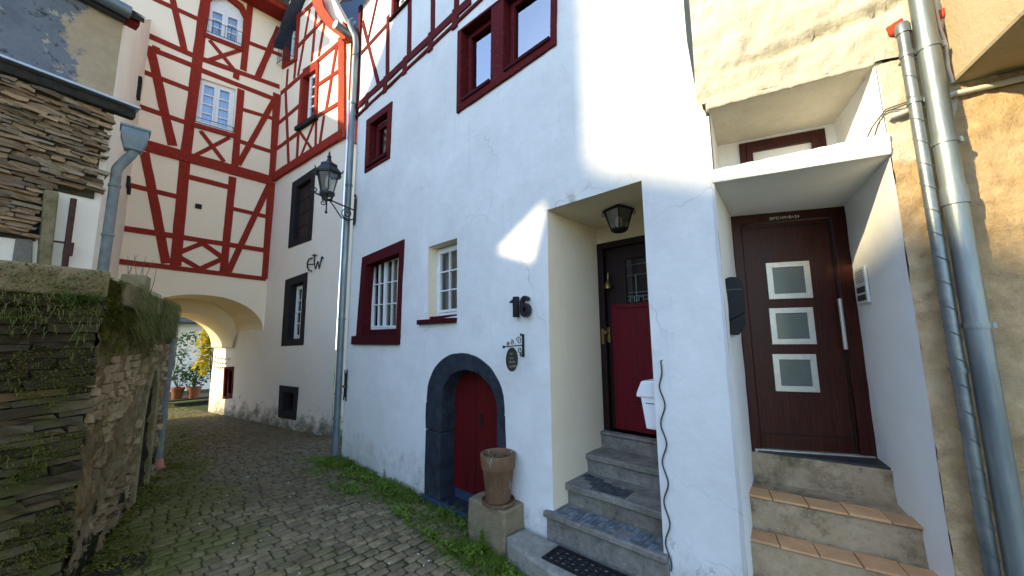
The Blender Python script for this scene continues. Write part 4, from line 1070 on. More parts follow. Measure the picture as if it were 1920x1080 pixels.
# --- side timbers, on a cream infill sheet
sb = SW.px(513, 335); st_ = SW.px(640, 254)
fill = [(sw_l+.005, sb[1]-.02), (.0, st_[1]-.05), (.0, gr_-.02), (-1.55, ga-.03), (sw_l+.005, gl-.02)]
wall('infill', 'cream', Plane(SW.O+SW.n*.013, SW.u), fill, [(qs1.ins(.015), 0), (qs2.ins(.015), 0)], th, .2, .004)
SP = Plane(SW.O+SW.n*.014, SW.u)
def G(a, b, wd, t=.012, nm='timber', mat='red'): beam(SP, a, b, wd*.86, mat, th, t, name=nm, o0=-.012)
G((511, 336), (645, 251), .26, .06, 'girt')
G((643, 70), (643, 262), .26, .05, 'post', 'orange')
for a, b, wd in [((524, 178), (582, 128), .14), ((582, 127), (638, 79), .14), ((523, 231), (563, 197), .12), ((595, 161), (639, 131), .12), ((517, 281), (562, 248), .12), ((590, 222), (639, 192), .12), ((558, 89), (608, 36), .12), ((533, 57), (590, 4), .14)]: G(a, b, wd, .014, 'rail')
for a, b, wd in [((536, 168), (542, 312), .11), ((560, 248), (557, 300), .10), ((562, 25), (552, 148), .12), ((581, 18), (559, 142), .11), ((594, 14), (585, 115), .12), ((609, 42), (598, 106), .12), ((633, 80), (611, 212), .13),
                 ((593, 228), (592, 276), .10), ((608, 217), (600, 270), .11), ((540, 130), (537, 170), .10)]: G(a, b, wd, .011, 'post')
for a, b in [((563, 248), (586, 281)), ((589, 230), (565, 292))]: G(a, b, .085, .012, 'brace')
G((570, 136), (598, 117), .16, .03, 'window_head')
MB().ring(SP, qs1.rect(-.10, 1.14, -.04, 1.06), qs1.rect(.06, .96, .03, .97), -.05, .035).build('window_surround', 'red', th, bevel=.005)
casement(th, qs1.sub(.38, .95, .05, .96), -.03, fr=.045, leaves=1, cols=1, rows=4, bar=.025)
MB().pprism(SP, qs1.rect(-.1, 1.2, -.07, .0), -.02, .10).build('window_sill', 'darkframe', th)
MB().ring(SP, qs2.rect(-.1, 1.12, -.05, 1.05), qs2.rect(.06, .95, .02, .97), -.05, .04).build('window_surround', 'red', th, bevel=.005)
casement(th, qs2.sub(.4, .94, .08, .96), -.03, fr=.045, leaves=1, cols=1, rows=3, bar=.025)
railing(Quad(SP, qs2.rect(-.12, 1.0, .0, 1)), .42, .16, nbar=9)
# --- ground floor windows of the side wall in black stone frames
for q, inn in ((qd1, (.22, .86, .10, .88)), (qd2, (.25, .84, .09, .88)), (qd3, (.24, .80, .22, .80))):
    MB().ring(SW, q.outline(), q.rect(*inn), -.18, .02).build('window_surround', 'darkframe', th, bevel=.012)
q = qd1.sub(.22, .86, .10, .88)
for a0, a1 in ((0, .49), (.51, 1)):
    sh_ = MB().pprism(SW, q.rect(a0, a1, 0, 1), -.12, -.085).build('shutter', 'shutter', th, bevel=.003)
    for k in range(1, 4): MB().pprism(SW, q.rect(a0+.03, a1-.03, k/4-.02, k/4+.02), -.085, -.07).build('batten', 'shutter', sh_)
casement(th, qd2.sub(.30, .83, .10, .87), -.12, fr=.04, leaves=1, cols=2, rows=4, bar=.025)
casement(th, qd3.sub(.24, .80, .22, .80), -.13, 'darkframe', .03, 1, 2, 1, curtain=[(.3, .6, 'curtain')])
MB().ring(SW, qt.outline(), qt.ins(.06), -.1, .015).build('window_surround', 'maroon', th, bevel=.004)
casement(th, Quad(SW, qt.ins(.06)), -.06, 'maroon', .03, 1, 1, 1)

# ================================================================== LEFT HOUSE ABOVE THE GARDEN WALL
def stone_mesh(seed, mat):
    r = random.Random(seed); bm = bmesh.new()
    bmesh.ops.create_cube(bm, size=1); bmesh.ops.subdivide_edges(bm, edges=[e for e in bm.edges if abs((e.verts[0].co-e.verts[1].co).x) > .5], cuts=2)
    for v in bm.verts:
        e = abs(v.co.x)/.5
        v.co.x += r.uniform(-.07, .07); v.co.z = v.co.z*(1-.25*e*r.random())+r.uniform(-.09, .09); v.co.y += r.uniform(-.13, .13)*(1 if v.co.y < 0 else 0)
    me = bpy.data.meshes.new('stone'); bm.to_mesh(me); bm.free(); me.materials.append(M[mat]); me.update(); return me
def courses(pl, parent, mat, u0, u1, z0, z1, hr, lr, off, dr, tilt=0, inside=None, seed=1, limit=300, name='stone', nv=10, gap=.006, rag=.0):
    r = random.Random(seed); ms = [stone_mesh(seed*100+i, mat) for i in range(nv)]
    B = Matrix(((pl.u.x, -pl.n.x, 0, 0), (pl.u.y, -pl.n.y, 0, 0), (0, 0, 1, 0), (0, 0, 0, 1)))
    cnt = 0; z = z0; rest = MB()
    while z < z1:
        h = r.uniform(*hr); u = u0-r.uniform(0, lr[0])
        while u < u1:
            L = r.uniform(*lr)*(1.3 if r.random() < .15 else 1)
            if u < u0: L += u0-u if u+L < u0+.05 else 0
            if u+L > u1-.06: L = u1-u+r.uniform(-.03, .03)
            c = u+L/2; u += max(L, .02)
            if L < .03: continue
            zz = z+h/2+tilt*c+.02*noise.noise(V((c*2, z*2, 0)))
            if inside and not inside(c, zz): continue
            d = r.uniform(*dr)
            mx = Matrix.Translation(pl.P(c, zz, off+d/2-.10))@B@Matrix.Rotation(-tilt+r.uniform(-.03, .03), 4, 'Y')@Matrix.Rotation(r.uniform(-.05, .05), 4, 'Z')@Matrix.Diagonal((L-gap, .20+d, h-gap, 1))
            if cnt < limit:
                o = link(name, r.choice(ms), None, parent); o.matrix_basis = mx
            else:
                mm = r.choice(ms); rest.add([mx@v.co for v in mm.vertices], [tuple(p.vertices) for p in mm.polygons])
            cnt += 1
        z += h
    if rest.v: stuff(rest.build(name+'_mass', mat, parent, fix=False))
    return cnt

lh = empty('slate_rubble_house', (-1, 7.2, 0), 'left house with brown slate rubble below blue grey and tan patched render', 'house')
LE = -3.0
LLo = Plane(LP.O+LP.n*.10, LP.u)
wall('lower_wall', 'leftwhite', LLo, [(LE, -.1), (.01, -.1), (.01, 5.08), (LE, 5.08)], [], lh, .15, .015, 2)
wall('upper_wall', 'bluegrey', LP, [(LE, 5.06), (.0, 5.06), (.0, 6.46), (LE, 6.46)], [], lh, .10, .015, 3)
lwH = lambda u: 6.42+.70*u
wall('side_wall', 'leftwhite', LW, [(.0, -.1), (3.72, -.1), (3.72, lwH(3.72)), (0, lwH(0))], [], lh, .16, .012, 1.5)
def rub_in(u, z):
    if u > LLo.px(188, 300)[0]-.02+.04*noise.noise(V((z*6, 1, 0))): return False
    uj = LLo.px(140, 400)[0]
    if u > LLo.px(68, 450)[0] and z < 3.83+.05*noise.noise(V((u*8, 0, 3))): return False
    return z > 3.14
courses(LLo, lh, 'slatebrown', -1.6, .0, 3.0, 5.03, (.028, .062), (.10, .30), .04, (.0, .07), tilt=-.045, inside=rub_in, seed=2, gap=.003)
MB().pbox(LLo, -1.7, LLo.px(186, 300)[0], 3.75, 5.05, -.05, .015).build('rubble_bed', 'mortar', lh)
MB().pbox(LLo, -1.7, LLo.px(66, 450)[0], 3.1, 3.76, -.05, .015).build('rubble_bed', 'mortar', lh)
# pale door jamb with its dark slot, cement patches
pj = [LLo.px(*p, .14) for p in ((84, 354), (112, 360), (96, 502), (72, 500))]
MB().pprism(LLo, pj, -.02, .13).build('stone_jamb', 'capstone', lh, bevel=.02)
MB().pprism(LLo, [LLo.px(*p, .03) for p in ((72, 352), (86, 354), (74, 442), (60, 442))], -.02, .022).build('dark_slot', 'interior', lh)
MB().pprism(LLo, [LLo.px(*p, .03) for p in ((30, 446), (62, 450), (60, 500), (22, 498))], -.02, .03).build('cement_patch', 'patch', lh, bevel=.01)
# metal flashing and near-black eave board under it
MB().pbox(LLo, LE, .22, 5.08, 5.11, -.14, .20).build('flashing', 'flash', lh, bevel=.004)
MB().pbox(LLo, -1.0, .20, 4.95, 5.078, .0, .13).build('eave_board', 'tar', lh, bevel=.03)
MB().pbox(LLo, LE, -1.0, 5.03, 5.078, .0, .13).build('eave_board', 'tar', lh, bevel=.01)
# upper eave: gutter, fascia and slate roof
MB().pbox(LP, LE, -.0, 6.36, 6.47, .02, .10).build('fascia', 'grey', lh)
m = MB(); m.tube([LP.P(LE, 6.50, .17), LP.P(.02, 6.46, .17)], .085, 14); m.build('gutter', 'bluezinc', lh, smooth=True)
MB().pbox(LP, .01, .14, 6.38, 6.50, -.05, .10).build('verge_board', 'red', lh)
RS = .70
def roofpt(u, k, dz=0): return LP.P(u, 6.46+RS*k*.97+dz, .10-k)
m = MB(); m.prism([roofpt(LE, -.1), roofpt(.16, -.1), roofpt(.16, 4.6), roofpt(LE, 4.6)], (0, 0, .08)); roof = m.build('roof', 'tar', lh)
m = MB(); m.prism([roofpt(LE, 4.6), roofpt(.16, 4.6), roofpt(.16, 8.2, -5.2), roofpt(LE, 8.2, -5.2)], (0, 0, .08)); m.build('roof', 'roofold', lh)
rr = random.Random(3); sm = None
for row in range(16):
    k = -.1+row*.19; u = .17
    while u > -1.3:
        wd = rr.uniform(.16, .24); a = u-wd; lift = .012
        MB().prism([roofpt(a+.004, k, .082+lift), roofpt(u-.004, k, .082+lift), roofpt(u-.004, k+.27, .084), roofpt(a+.004, k+.27, .084)], (0, 0, .009)).build('slate', 'roofold', roof)
        u = a
    
MB().prism([LP.P(LE, -.1, 0), LP.P(LE, 6.46, 0), LP.P(LE, 9.6, -4.5), LP.P(LE, 6.3, -8), LP.P(LE, -.1, -8)], LP.u*.1).build('gable_wall', 'leftwhite', lh)
# small slate brackets in the alley side wall
for x, y, hgt in ((258, 165, .42), (237, 341, .20), (241, 365, .16)):
    u, v = LW.px(x, y); u = max(.3, min(3.4, u)); MB().pbox(LW, u-.10, u+.10, v-hgt/2, v+hgt/2, -.02, .05).build('slate_bracket', 'darkframe', lh)
# hopper and downpipe
hop = empty('hopper_downpipe', LW.P(.1, 2.5, .1), 'grey rainwater hopper head with swan neck downpipe on the slate rubble house', 'downpipe')
hc = onY(252, 262, 7.12)
hx, hy, hz = hc
m = MB(); prof = [(.085, .075, -.17), (.135, .115, .02), (.135, .115, .13)]
for a, b, z in prof: m.v += [(hx+i*a, hy+j*b, hz+z) for i, j in ((-1, -1), (1, -1), (1, 1), (-1, 1))]
for L in range(2):
    for k in range(4): m.f.append((L*4+k, L*4+(k+1) % 4, (L+1)*4+(k+1) % 4, (L+1)*4+k))
m.f.append((3, 2, 1, 0)); m.build('hopper', 'bluezinc', hop, bevel=.006)
MB().abox(hx-.15, hx+.15, hy-.13, hy+.13, hz+.12, hz+.145).build('hopper_rim', 'bluezinc', hop)
pb = onY(194, 500, 7.12)
pth = [V((hx, hy, hz-.12)), V((hx-.002, hy, hz-.20)), V(((hx+pb.x)/2, hy, hz-.33)), V((pb.x+.002, hy, hz-.47)), V((pb.x, hy, hz-.60)), V((pb.x, hy, hz-.9)), V((pb.x, hy, 2.3))]
def smooth_path(p, k=6):
    out = []
    for i in range(len(p)-1):
        a, b, c, d = p[max(i-1, 0)], p[i], p[i+1], p[min(i+2, len(p)-1)]
        for j in range(k):
            t = j/k; out.append(.5*((2*b)+(c-a)*t+(2*a-5*b+4*c-d)*t*t+(3*b-a-3*c+d)*t**3))
    return out+[p[-1]]
MB().tube(smooth_path(pth), .055, 14).build('pipe', 'greypaint', hop, smooth=True)
for z in (hz-.72, 3.3, 2.62): MB().tube([(pb.x, hy, z), (pb.x, hy, z+.03)], .064, 14).build('pipe_clip', 'greypaint', hop)
rp = empty('rusty_standpipe', LLo.P(-.4, 2.4, .1), 'thin rusty iron pipe beside the pale jamb of the slate rubble house', 'pipe')
a, b = LLo.px(139, 372, .14), LLo.px(122, 505, .14)
MB().tube([LLo.P(a[0], a[1], .12), LLo.P(b[0], b[1]-.3, .12)], .028, 8).build('pipe', 'rust', rp, smooth=True)
c = LLo.px(126, 466, .14); MB().tube([LLo.P(b[0]+.005, c[1]-.08, .12), LLo.P(b[0]+.005, c[1]+.08, .12)], .042, 10).build('coupling', 'rust', rp, smooth=True)
MB().tube([LLo.P(b[0]-.12, c[1]+.07, .12), LLo.P(b[0]+.01, c[1]+.07, .12)], .012, 6).build('bracket', 'rust', rp)

# unseen house shapes added across the alley, cut to shape the sun patches
nb = empty('gabled_neighbour_house', (-6, 8, 0), 'plain gabled neighbour house behind the slate rubble house', 'house')
BP = Plane((-5, 0, 0), (0, 1, 0)); sh_d = V((-.92, .39, 0))
gp = [(5.42, -.1), (11.2, -.1), (11.2, 7.9), (9.6, 9.55), (8.4, 10.75), (5.42, 8.85)]
wall('gable', 'leftwhite', BP, gp, [([(5.50, 6.72), (6.34, 6.22), (5.72, 5.98)], .2)], nb, .3, .01)  # triangular hole added to let a wedge of sun through
MB().prism([(-5.02, 5.42, -.1), (-5.02, 5.42, 8.8), (-5.02, 5.34, 8.8), (-5.02, 5.34, -.1)], sh_d*4.2).build('side_wall', 'leftwhite', nb)
for a, b in (((5.38, 8.86), (8.4, 10.78)), ((8.4, 10.78), (11.4, 7.75))):
    MB().prism([(-4.98, a[0], a[1]), (-4.98, b[0], b[1]), (-4.98, b[0], b[1]+.12), (-4.98, a[0], a[1]+.12)], sh_d*4.4).build('roof', 'roofold', nb)
nc = empty('hillside_house', (-17, 4, 0), 'large hillside house with a broad chimney beyond the yard', 'house')  # added out of view to cut the lower edge of the sunlight
fy = lambda y: 11.35+.43*(y-9.4)
MB().prism([(-16.4, -8, -.1), (-16.4, -8, fy(-8)), (-16.4, 10.2, fy(10.2)-1.0), (-16.4, 16, 9.5), (-16.4, 16, -.1)], sh_d*6).build('walls', 'leftwhite', nc)
MB().prism([(-16.38, -8.2, fy(-8.2)), (-16.38, 9.80, fy(9.80)), (-16.38, 9.80, fy(9.80)-.5), (-16.38, -8.2, fy(-8.2)-.5)], sh_d*6.2).build('roof', 'roofslate', nc)
MB().prism([(-16.39, 9.80, 9), (-16.39, 9.80, 15.5), (-16.39, 10.32, 15.5), (-16.39, 10.32, 9)], sh_d*.8).build('chimney', 'leftwhite', nc)  # stack added only to shade the side of the sunlit patch

# ================================================================== MOSSY GARDEN WALL
gw = empty('garden_wall', (-.2, 5.5, 0), 'old mossy dry slate garden wall with concrete coping beside the alley', 'wall')
MT = 2.30
courses(MF, gw, 'slate', -1.9, .0, -.05, MT-.02, (.030, .085), (.14, .46), .0, (.0, .07), tilt=.035, seed=5, gap=.004, limit=190)
MB().pbox(MF, -2.4, -.0, -.1, MT, -.5, -.035).build('core', 'mortar', gw)
MB().pbox(MS, .005, 3.44, -.1, 2.3, -.60, -.52).build('core', 'mortar', gw)
# slates turning the corner and rubble in the alley face
nich = [MS.px(x, y) for x, y in ((257, 885), (262, 800), (271, 728), (281, 697), (287, 699), (292, 730), (293, 800), (288, 885))]
nich = [(2.02, -.02), (2.02, 1.0), (2.10, 1.32), (2.28, 1.53), (2.40, 1.56), (2.52, 1.50), (2.66, 1.3), (2.70, 1.0), (2.70, -.02)]
def ms_ex(u, v): return .045*noise.noise(V((u*3, v*4, 2)))+.03*noise.noise(V((u*9, v*9, 5)))+.02*noise.noise(V((u*20, v*20, 5)))
wall('alley_face', 'mossyrender', MS, [(.0, -.1), (3.45, -.1), (3.45, 2.40), (.0, 2.47)], [(nich, .45, (0, 0), 'mortar')], gw, .045, .01, 3, extra=ms_ex, soft=.0)
MB().pbox(MS, 1.9, 2.85, -.05, 1.7, -.50, -.44).build('niche_door', 'timberdark', gw)
# dressed jamb ring round the little doorway
no = [(a+(-.07 if a < 2.36 else .07)*(1 if b < 1.2 else .8), b+(.07 if b > 1.2 else 0)) for a, b in nich]
MB().ring(MS, no, nich, -.05, .055).build('doorway_surround', 'capstone', gw, bevel=.02)
def ms_in(u, z):
    if 1.92 < u < 2.80 and z < 1.66: return False
    return noise.noise(V((u*2.2, z*1.6, 7)))-1.3*max(0, z-1.55) > -.12 and not (.2 < u < 1.9 and abs(z-(.12+.62*u)) < .16)
courses(MS, gw, 'rubble', .05, 3.35, .0, 2.2, (.05, .11), (.08, .20), -.01, (.0, .05), inside=ms_in, seed=9, limit=120, gap=.012)
# coping
for a0, a1 in ((-1.9, -.62), (-.61, .02)):
    m = MB(); m.pbox(MF, a0, a1, MT-.01, 2.515, -.40, .05); m.build('coping', 'capstone', gw, bevel=.02)
for a0, a1 in ((.42, 1.5), (1.51, 2.6), (2.61, 3.5)):
    m = MB(); m.pbox(MS, a0, a1, 2.26, 2.50-.012*a0, -.42, .06); m.build('coping', 'capstone', gw, bevel=.02)
MB().prism([MF.P(-2.2, 2.40, -.3), MF.P(-.2, 2.40, -.3), MS.P(.3, 2.40, -.3), MS.P(3.4, 2.38, -.3), V((-2.6, 8.0, 2.38)), V((-2.8, 5, 2.4))], (0, 0, -.2)).build('yard_fill', 'joint', gw)
MB().pbox(MS, 3.46, 3.52, -.1, 2.42, -.6, -.02).build('end_face', 'mortar', gw)
p = MS.px(283, 545); pst = MB().pbox(MS, p[0]-.0, p[0]+.26, 2.44, 2.74, -.28, -.05).build('stub_post', 'capstone', None, bevel=.02)
pst.name = 'stub_post'; tag(pst, 'short dark weathered stone stub on top of the mossy garden wall', 'post')
# downpipe at the end of the garden wall
ap = empty('alley_downpipe', (.74, 8.08, 0), 'grey downpipe with terracotta boot at the far end of the garden wall', 'downpipe')
MB().tube([(.46, 8.02, 2.40), (.60, 8.05, 2.42), (.70, 8.08, 2.36), (.745, 8.09, 2.24), (.745, 8.09, .12)], .062, 14).build('pipe', 'greypaint', ap, smooth=True)
MB().tube([(.745, 8.09, .14), (.76, 8.06, .03), (.79, 8.0, -.02)], .072, 14).build('boot', 'terra', ap, smooth=True)
for z in (.75, 1.5): MB().tube([(.745, 8.09, z), (.745, 8.09, z+.035)], .069, 14).build('pipe_clip', 'greypaint', ap)
bx = MB().abox(.62, .80, 8.30, 8.55, 0, 1.18); bx = bx.build('bollard_lamp', 'black', None, bevel=.02); tag(bx, 'narrow black box standing behind the alley downpipe', 'box')  # plain upright black box, no lamp in it
MB().abox(.60, .82, 8.28, 8.57, 1.18, 1.24).build('box_cap', 'terra', bx, bevel=.01)
# ================================================================== PIPES ON THE WHITE HOUSE
dp = empty('facade_downpipe', (2.80, 6.6, 0), 'long zinc downpipe at the left edge of the white house', 'downpipe')
px_, py_ = 2.80, 6.60
MB().tube([(px_, py_, -.02), (px_, py_, .42)], .064, 14).build('pipe_foot', 'bluezinc', dp, smooth=True)
MB().tube([(px_, py_, .40), (px_, py_, 2.3)], .056, 14).build('pipe', 'bluezinc', dp, smooth=True)
MB().tube([(px_, py_, 2.28), (px_, py_, 7.55), (px_-.01, py_+.02, 7.72), (px_-.05, py_+.16, 7.98), (px_-.02, py_+.30, 8.2), (px_+.1, py_+.42, 8.4)], .056, 14).build('pipe', 'zinc', dp, smooth=True)
for z in (.40, .62, 1.02, 2.27, 4.7, 6.3, 7.3): MB().tube([(px_, py_, z), (px_, py_, z+.03)], .066, 14).build('pipe_clip', 'bluezinc', dp, smooth=True)
cb = MB().tube([(2.868, 6.50, .1), (2.866, 6.497, 2.2), (2.868, 6.5, 3.9), (2.866, 6.498, 5.7)], .008, 6).build('wall_cable', 'wirewhite', None); tag(cb, 'thin pale cable running up beside the zinc downpipe', 'cable')
gt = empty('gable_gutter', (3.3, 7.6, 8.3), 'short zinc gutter end below the slate gable roof', 'gutter')
m = MB()
a, b = SW.P(.16, 8.72, .5), SW.P(.16, 8.78, -1.0)
m.tube([a, b], .085, 14); m.build('trough', 'zinc', gt, smooth=True)
MB().tube([a-V((0, 0, .0)), a+SW.n*.02], .095, 14).build('end_cap', 'zinc', gt)
# ================================================================== WALL-MOUNTED THINGS
def spiral(c, ax, ay, r0, r1, turns, start=0, n=26):
    return [V(c)+V(ax)*((r0+(r1-r0)*i/n)*math.cos(start+2*math.pi*turns*i/n))+V(ay)*((r0+(r1-r0)*i/n)*math.sin(start+2*math.pi*turns*i/n)) for i in range(n+1)]
XA, ZA = V((-1, 0, 0)), V((0, 0, 1))
lamp = empty('street_lantern', (2.88, 6.5, 4.2), 'black wrought iron street lantern on a scrolled bracket beside the zinc downpipe', 'lamp')
ly = 6.43; lx = 2.37
az = onY(664, 392, ly).z
MB().abox(2.845, 2.868, ly-.025, ly+.025, az-.24, az+.20).build('wall_plate', 'iron', lamp, bevel=.004)
MB().tube([(2.85, ly, az+.22), (2.85, ly, az+.27)], .02, 8).tube([(2.85, ly, az-.24), (2.85, ly, az-.30)], [.022, .012], 8).build('plate_finial', 'iron', lamp)
m = MB(); m.tube([(2.85, ly, az-.02), (2.6, ly, az+.02), (lx, ly, az+.065), (lx-.2, ly, az+.115)], .014, 8)
m.tube(spiral((lx-.20, ly, az+.16), XA, ZA, .05, .012, 1.4, -math.pi/2), .010, 6)
m.build('arm', 'iron', lamp, smooth=True)
m = MB(); m.tube([(2.85, ly, az-.18), (2.74, ly, az-.24), (2.62, ly, az-.20), (2.5, ly, az-.05), (2.42, ly, az+.04)], .011, 6); m.tube(spiral((2.72, ly, az-.11), XA, ZA, .105, .02, 1.8, -2.2), .010, 6); m.tube(spiral((lx-.06, ly, az-.02), XA, ZA, .055, .012, 1.3, 1.2), .009, 6); m.build('scroll', 'iron', lamp, smooth=True)
MB().tube([(lx, ly, az-.18), (lx, ly, az-.14), (lx, ly, az+.22)], [.022, .012, .014], 8).lathe((lx, ly, az-.20), [(.004, 0), (.024, .018), (.024, .03), (.004, .05)], 8).build('stem', 'iron', lamp, smooth=True)
bz = az+.15
m = MB()
for k in range(4): 
    a = k*math.pi/2+.4; d = V((math.cos(a), math.sin(a), 0)); m.tube([V((lx, ly, bz-.12)), V((lx, ly, bz-.10))+d*.09, V((lx, ly, bz-.02))+d*.12, V((lx, ly, bz+.01))+d*.10], .010, 6)
m.build('cradle', 'iron', lamp, smooth=True)
H = .34; r0, r1 = .10, .178; NS = 6
def hexp(r, z, k, ph=.25): a = 2*math.pi*k/NS+ph; return V((lx+r*math.cos(a), ly+r*math.sin(a), bz+z))
MB().lathe((lx, ly, bz), [(r0+.02, -.02), (r0+.02, .02)], 18).build('base_ring', 'iron', lamp)
for k in range(NS):
    MB().tube([hexp(r0, 0, k), hexp(r1, H, k)], .010, 6).build('glazing_bar', 'iron', lamp)
    MB().add([hexp(r0-.004, .01, k), hexp(r0-.004, .01, k+1), hexp(r1-.004, H, k+1), hexp(r1-.004, H, k)], [(0, 1, 2, 3)]).build('pane', 'lampglass', lamp, fix=False)
m = MB()
for rr_, zz in ((r1+.045, H-.005), (r1+.05, H+.025), (.15, H+.12), (.145, H+.17), (.05, H+.23), (.03, H+.29), (.012, H+.29)): m.v += [tuple(hexp(rr_, zz, k)) for k in range(NS)]
for L in range(6):
    for k in range(NS): m.f.append((L*NS+k, L*NS+(k+1) % NS, (L+1)*NS+(k+1) % NS, (L+1)*NS+k))
m.f.append(tuple(range(NS))); m.build('roof', 'iron', lamp)
for k in range(NS): MB().tube([hexp(r1+.05, H+.02, k), hexp(r1+.075, H+.07, k)], [.014, .006], 6).build('corner_horn', 'iron', lamp)
MB().lathe((lx, ly, bz+H+.28), [(.012, 0), (.035, .03), (.035, .05), (.012, .08), (.02, .10), (.003, .15)], 10).build('finial', 'iron', lamp, smooth=True)
MB().lathe((lx, ly, bz+.10), [(.03, 0), (.045, .05), (.045, .16), (.02, .22), (.005, .24)], 12).build('bulb', 'bulb', lamp, smooth=True)
# wrought letters on the side wall
ew = empty('wrought_monogram', SW.P(-1.2, 4, 0), 'black wrought iron letters E and W with a cross stroke on the plaster wall', 'lettering')
def swp(x, y): u, v = SW.px(x, y, .02); return SW.P(u, v, .03)
MB().tube([swp(x, y) for x, y in ((586, 484), (580, 486), (577, 493), (577, 501), (580, 507), (585, 508))], .016, 6).tube([swp(578, 496), swp(591, 495)], .012, 6).build('letter_e', 'iron', ew)
MB().tube([swp(x, y) for x, y in ((590, 476), (590, 490), (592, 505), (597, 490), (599, 504), (604, 482))], .014, 6).tube([swp(586, 479), swp(595, 479)], .012, 6).tube([swp(604, 482), swp(606, 484)], .02, 6).build('letter_w', 'iron', ew)
# forked iron shutter catch
an = empty('wall_anchor', FAC.P(-6.4, 1, 0), 'black forked iron wall anchor low beside the zinc downpipe', 'anchor')
u, v = FAC.px(650, 722); hh = .21
MB().pprism(FAC, [(u-.05, v+hh+.04), (u-.025, v+hh), (u+.0, v+hh-.04), (u+.03, v+hh+.0), (u+.05, v+hh+.05), (u+.035, v+hh-.08), (u+.04, v-hh+.08), (u+.05, v-hh-.05), (u+.03, v-hh), (u, v-hh+.04), (u-.025, v-hh), (u-.05, v-hh-.04), (u-.035, v-hh+.08), (u-.035, v+hh-.08)], .012, .03).build('plate', 'iron', an)
MB().tube([FAC.P(u-.08, v-.02, .05), FAC.P(u+.02, v-.02, .05)], .014, 8).tube([FAC.P(u+.01, v-.02, .0), FAC.P(u+.01, v-.02, .055)], .02, 8).build('bolt', 'brass', an)
# house number
hn = empty('house_number', FAC.P(-2.5, 2.2, 0), 'dark metal house number 16 on the white wall', 'house number')
a = FAC.px(973, 576); c1 = FAC.px(988, 575)
u, v = a[0], a[1]
MB().pprism(FAC, [(u-.075, v+.045), (u-.068, v+.06), (u-.025, v+.08), (u-.025, v+.105), (u+.025, v+.105), (u+.025, v-.105), (u-.025, v-.105), (u-.025, v+.045)], .02, .07).build('digit_one', 'iron', hn, bevel=.004)
u, v = c1[0]+.02, c1[1]
m = MB(); n = 20
def el(cx, cy, rx, ry): return [(cx+rx*math.cos(2*math.pi*k/n), cy+ry*math.sin(2*math.pi*k/n)) for k in range(n)]
m.ring(FAC, el(u, v-.038, .06, .070), el(u, v-.038, .024, .033), .02, .07)
arc = [(u-.075+.0*i, v-.04) for i in range(1)]
out_ = [(u-.06, v-.04)]+[(u+.06*math.cos(t), v+.025+.08*math.sin(t)) for t in [math.pi-i*math.pi*.80/10 for i in range(11)]]
in_ = [(u-.024, v-.015)]+[(u+.028*math.cos(t), v+.025+.045*math.sin(t)) for t in [math.pi-i*math.pi*.80/10 for i in range(11)]]
m.pprism(FAC, out_+in_[::-1], .022, .068)
m.build('digit_six', 'iron', hn, bevel=.003)
# hanging oval sign on its little bracket
sg = empty('hanging_sign', FAC.P(-2.5, 1.8, 0), 'small oval bronze sign hanging from a curly iron bracket below the house number', 'sign')
sy_ = 2.497; zb_ = 1.865
MB().abox(2.858, 2.872, sy_-.012, sy_+.012, 1.74, 1.965).build('bracket_plate', 'iron', sg, bevel=.003)
m = MB(); m.tube([(2.86, sy_, zb_-.01), (2.585, sy_, zb_-.02)], .006, 6)
for c, r_, t, s0 in (((2.80, sy_, zb_+.035), .042, 1.4, 0), ((2.70, sy_, zb_+.02), .026, 1.3, 1), ((2.64, sy_, zb_+.01), .018, 1.3, 2), ((2.815, sy_, zb_-.055), .036, 1.3, 3), ((2.83, sy_, zb_-.11), .02, 1.2, 0), ((2.835, sy_, zb_+.09), .016, 1.2, 0)):
    m.tube(spiral(c, XA, ZA, r_, .006, t, s0, 16), .0045, 5)
m.lathe((2.585, sy_, zb_-.035), [(.004, 0), (.013, .008), (.013, .02), (.004, .028)], 8)
m.build('bracket', 'iron', sg)
oc = onY(960, 674, sy_)
for dx in (-.035, .035): MB().tube(spiral((oc.x+dx, sy_, oc.z+.135), XA, ZA, .022, .022, 1, 0, 14), .0035, 5).tube([(oc.x+dx, sy_, oc.z+.155), (oc.x+dx, sy_, zb_-.02)], .003, 5).build('hanging_ring', 'steel', sg)
pl_s = Plane((0, sy_-.006, 0), (1, 0, 0))
ov = MB().pprism(pl_s, [(oc.x+.082*math.cos(2*math.pi*k/28), oc.z+.115*math.sin(2*math.pi*k/28)) for k in range(28)], -.012, .0).build('oval_plate', 'signoval', sg, bevel=.003)
rs = random.Random(2); m = MB()
for j, (z, x0, x1) in enumerate(((.055, -.035, -.005), (.015, -.04, .0), (-.022, -.045, .03), (-.065, -.05, .05))):
    x = x0
    while x < x1:
        wd = rs.uniform(.008, .016); m.pbox(pl_s, oc.x+x, oc.x+x+wd*.55, oc.z+z-.008, oc.z+z+rs.uniform(.0, .012), .0005, .0022); x += wd
m.build('lettering', 'signmark', sg)
# wavy earthing wire on the pillar
wv = []
for i in range(150):
    t = i/149; z = 1.74-1.45*t; wv.append(FAC.P(-1.132+.018*math.sin(t*2*math.pi*5.3+.6)*min(1, t*8)-.03*t, z, .012))
wv = [FAC.P(-1.128, 1.75, -.01)]+wv
wo = MB().tube(wv, .0058, 6).build('wavy_wire', 'wire', None, smooth=True); tag(wo, 'thin grey wavy wire hanging down the white pillar between the doors', 'wire')
